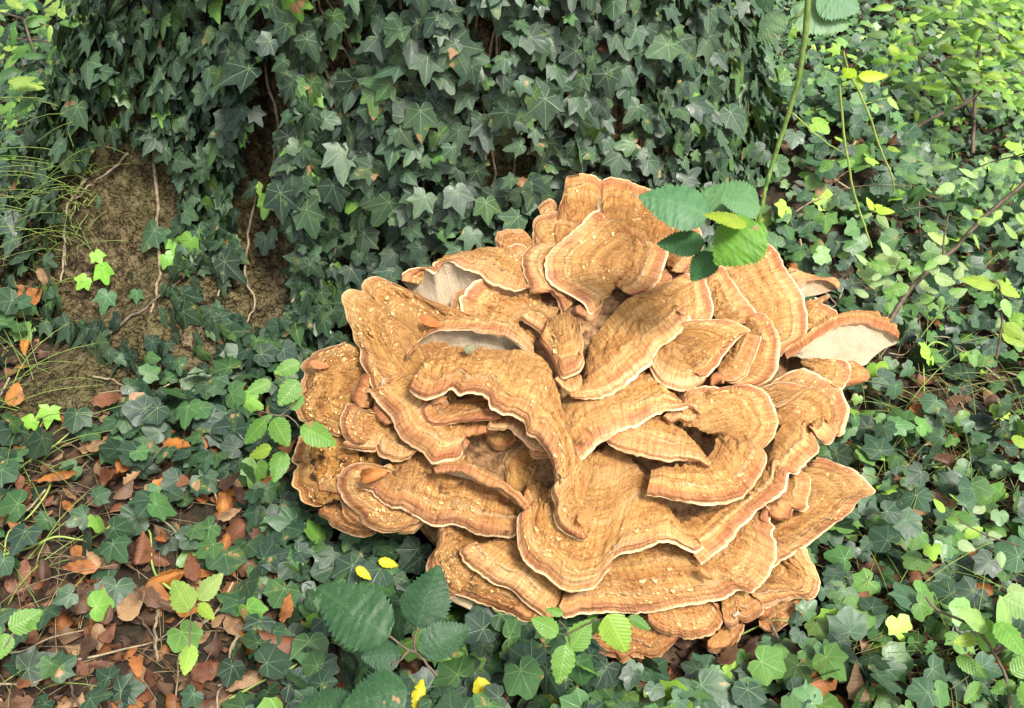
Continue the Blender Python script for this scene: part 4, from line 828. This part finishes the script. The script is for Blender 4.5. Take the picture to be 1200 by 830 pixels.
sprig('bramble_cane', 'slender yellow green cane with a bright leaf pair at its upper end', 'bramble', [([(988,60),(993,80),(1005,105),(1020,140),(1032,175),(1045,205),(1048,225)], 0, .2, .0024), ([(1014,122),(1030,117),(1045,114)], .02, .03, .0012)],
      [((1002,90),(988,72),1.2,(.36,.55,.03),-.01), ((1006,90),(1044,82),.7,(.36,.55,.03),-.01), ((1004,88),(1010,104),1.0,YG,0), ((1040,114),(1058,118),.8,(.30,.42,.12),0), ((1036,112),(1040,103),1.0,PG,0), ((1040,172),(1052,168),.8,YG,.1)], 1.9, T=T_RIB, smat=M_YSTEM)
sprig('bramble_cane', 'thin pale cane trailing down through the ivy right of the trunk', 'bramble', [([(984,100),(987,140),(993,185),(1000,225),(1010,255),(1022,290)], 0, .15, .0024), ([(928,132),(945,148),(965,165),(985,178)], -.1, 0, .0015)],
      [((1026,244),(1040,231),.8,(.36,.55,.05),0), ((1026,246),(1048,244),.8,(.36,.55,.05),0), ((1024,247),(1013,235),.8,(.36,.55,.05),0), ((1022,250),(1012,258),.8,PG,0), ((1028,250),(1036,268),.8,PG,0), ((975,188),(960,205),1.1,LG2,.1)], 1.9, T=T_RIB, smat=M_YSTEM)
# seedlings on the right
def rnd_leaves(n, box, sz, cols, dt=(-.15, .15), ang=None):
    out = []
    for _ in range(n):
        x, y = random.uniform(box[0], box[2]), random.uniform(box[1], box[3]); a = random.uniform(0, 6.28) if ang is None else random.gauss(ang, .7); s_ = random.uniform(*sz)
        out.append(((x, y), (x + s_ * math.cos(a), y + s_ * .6 * math.sin(a)), random.uniform(.7, 1.1), tuple(np.array(random.choice(cols)) * random.uniform(.8, 1.2)), random.uniform(*dt)))
    return out
SH = [(.10, .22, .04), (.15, .31, .045), (.24, .42, .05), (.07, .16, .04), (.30, .46, .06), (.17, .27, .10)]
sprig('sapling', 'dark thin sapling stem with pale toothed leaves leaning right of the fungus', 'sapling', [([(1042,378),(1062,345),(1090,315),(1120,290),(1150,258),(1200,214)], 0, .1, .0055), ([(1105,303),(1107,275),(1112,250)], 0, 0, .002), ([(1075,330),(1050,335)], 0, 0, .0015)],
      rnd_leaves(34, (1015, 285, 1130, 360), (18, 34), [(.24, .36, .16), (.16, .32, .07), (.30, .42, .18)], (-.05, .1)) + rnd_leaves(16, (1110, 200, 1200, 290), (20, 34), [(.24, .40, .14), (.30, .46, .12)], (0, .15)), 2.0)
sprig('sapling', 'sapling with long pale leaves at the lower right corner', 'sapling', [([(1185,850),(1180,800),(1165,765),(1140,735),(1100,715),(1085,700)], 0, 0, .0024), ([(1165,765),(1195,748),(1210,740)], 0, 0, .0026)],
      [((1160,738),(1118,712),1.0,(.24,.40,.12),0), ((1155,765),(1158,725),1.0,(.16,.34,.06),0), ((1180,740),(1160,700),1.1,(.22,.38,.12),0), ((1168,728),(1205,765),1.1,(.13,.30,.05),-.02), ((1175,700),(1225,725),1.2,(.24,.40,.14),0),
       ((1185,790),(1215,770),1.2,LG,0), ((1120,770),(1160,790),.9,LG,.03), ((1190,800),(1160,812),1.0,LG2,0), ((1145,748),(1108,752),.8,YG,.02), ((1180,690),(1205,700),1.1,PG,0), ((1150,800),(1130,825),1.0,LG2,.02), ((1200,800),(1215,835),1.2,LG,-.02)], 1.45)
sprig('sapling', 'bright yellow green sapling sprig at the right edge by mid height', 'sapling', [([(1168,420),(1175,370),(1172,335),(1160,328)], 0, 0, .0022), ([(1172,345),(1195,352)], 0, 0, .0015)],
      [((1168,335),(1124,329),.9,YG,0), ((1172,335),(1192,350),.9,(.30,.5,.04),0), ((1176,350),(1185,372),1.0,(.24,.42,.12),0), ((1176,380),(1202,396),1.0,YG,0), ((1174,390),(1198,410),.9,YG,0), ((1170,372),(1176,400),1.0,PG,.02), ((1185,515),(1215,520),1.0,YG,0)], 1.85)
def shrub(label, stems, boxes, cols, t0, n, sz):
    e = sprig('shrub', label, 'shrub', stems, rnd_leaves(n, boxes[0], sz, cols, (-.3, .4)), t0, M_GRN, T_RIBL)
    for b in boxes[1:]:
        for bp, tp, wf, c, dt in rnd_leaves(n // 2, b, sz, cols, (-.3, .4)):
            A = at(*bp, t0 + dt); B = at(*tp, t0 + dt); ax = B - A; s_ = np.linalg.norm(ax)
            place('leaf', T_RIBL, random.randrange(4), M_GRN, A, frame(-FW * .6 + np.array([random.gauss(0, .3), 0, .8]), ax / s_), float(s_), e, c)
    return e
shrub('leafy shrub with sunlit yellow green leaves and dark twigs in the top right corner', [([(1140,180),(1142,120),(1147,60),(1156,-30)], 0, .2, .006), ([(1055,163),(1090,140),(1130,122),(1165,98),(1230,75)], -.2, .1, .006), ([(1085,120),(1080,80),(1070,40)], 0, .2, .004), ([(1145,100),(1170,50),(1200,20)], 0, .1, .004), ([(1142,140),(1110,90),(1060,55)], 0, .2, .004)],
      [(1040,-10,1215,130), (1110,50,1210,120), (1130,0,1210,60)], SH, 3.3, 170, (16, 34))
shrub('loose dark green shrub over grass in the top left corner', [([(60,120),(40,60),(15,-20)], 0, .1, .004), ([(110,55),(70,35),(20,20),(-20,10)], 0, .2, .003), ([(100,75),(60,50),(10,45)], 0, .1, .0025), ([(50,150),(70,80),(95,20)], 0, .1, .003)],
      [(-10,-10,110,40), (-20,50,90,90), (0,90,60,130)], [(.10, .24, .05), (.16, .32, .06), (.06, .15, .05), (.26, .40, .08)], 2.6, 44, (24, 42))
sprig('sapling', 'low pale sprig with small leaves among the ivy at the right edge', 'sapling', [([(1195,640),(1150,625),(1110,600)], 0, 0, .0014)], rnd_leaves(12, (1100, 580, 1195, 650), (16, 32), SH[:4] + [(.24, .34, .16)], (-.03, .05)), 1.72)
sprig('sapling', 'grey green leafy sprig above the diagonal branch at the right', 'sapling', [([(1200,180),(1150,195),(1090,225)], 0, .1, .0016)], rnd_leaves(26, (1070, 170, 1200, 250), (16, 32), [(.14, .24, .10), (.20, .32, .12), (.10, .20, .06)], (-.05, .2)), 2.4)
# yellow leaves near the bottom
for x, y, s_, ang, lab in [(568,815,44,-70,'bright yellow ivy leaf at the bottom edge left of the seedling'), (490,815,34,80,'narrow yellow leaf beside the big bramble leaves at the bottom'), (426,672,22,-40,'yellow leaf bit under the lower left caps'), (455,660,24,-15,'long yellow leaf lying on ivy under the lower left caps')]:
    Pq = hit(x, y, .13); d_ = np.linalg.norm(Pq - C0); ax = RT * math.cos(R(ang)) + UP * math.sin(R(ang)); sz = s_ / FPX * d_
    o = place('yellow_leaf', T_RIBL, 1, M_GRN, Pq - ax * sz * .5, frame(-FW + np.array([0, 0, .4]), ax), sz, None, (.62, .55, .03)); tag(o, lab, 'leaf')
# fallen twigs
for i, (p, r_, lab) in enumerate([([(85,600),(95,615),(105,632)], .004, 'short grey twig lying in the litter at the left'), ([(130,715),(160,722),(178,745),(183,770)], .003, 'forked pale twig in the litter at the lower left'),
        ([(185,712),(182,750),(185,775)], .003, 'upright pale twig crossing the litter at the lower left'), ([(130,510),(150,530),(135,545),(120,548)], .0025, 'thin pale stalk curling below the bark'), ([(205,570),(212,545),(208,520)], .002, 'thin whitish stalk standing in the ivy left of the seedling'),
        ([(1045,510),(1075,490),(1100,475),(1130,455)], .0025, 'thin dark twig slanting through ivy right of the fungus'), ([(1010,370),(1050,372),(1095,368),(1150,356)], .003, 'long green brown twig lying level right of the fungus'), ([(60,800),(75,790),(90,820),(95,850)], .003, 'broken straw coloured stalk at the bottom left'),
        ([(310,400),(330,375),(345,350)], .003, 'short brown twig leaning on the root left of the fungus'), ([(150,460),(175,472),(210,490)], .002, 'thin brown twig under the orange oval leaf')]):
    tag(tube('twig', surf_path(p, .05), [r_, r_ * .6], M_TWIG if i % 2 else M_VINE, None, 6, .006), lab, 'twig')
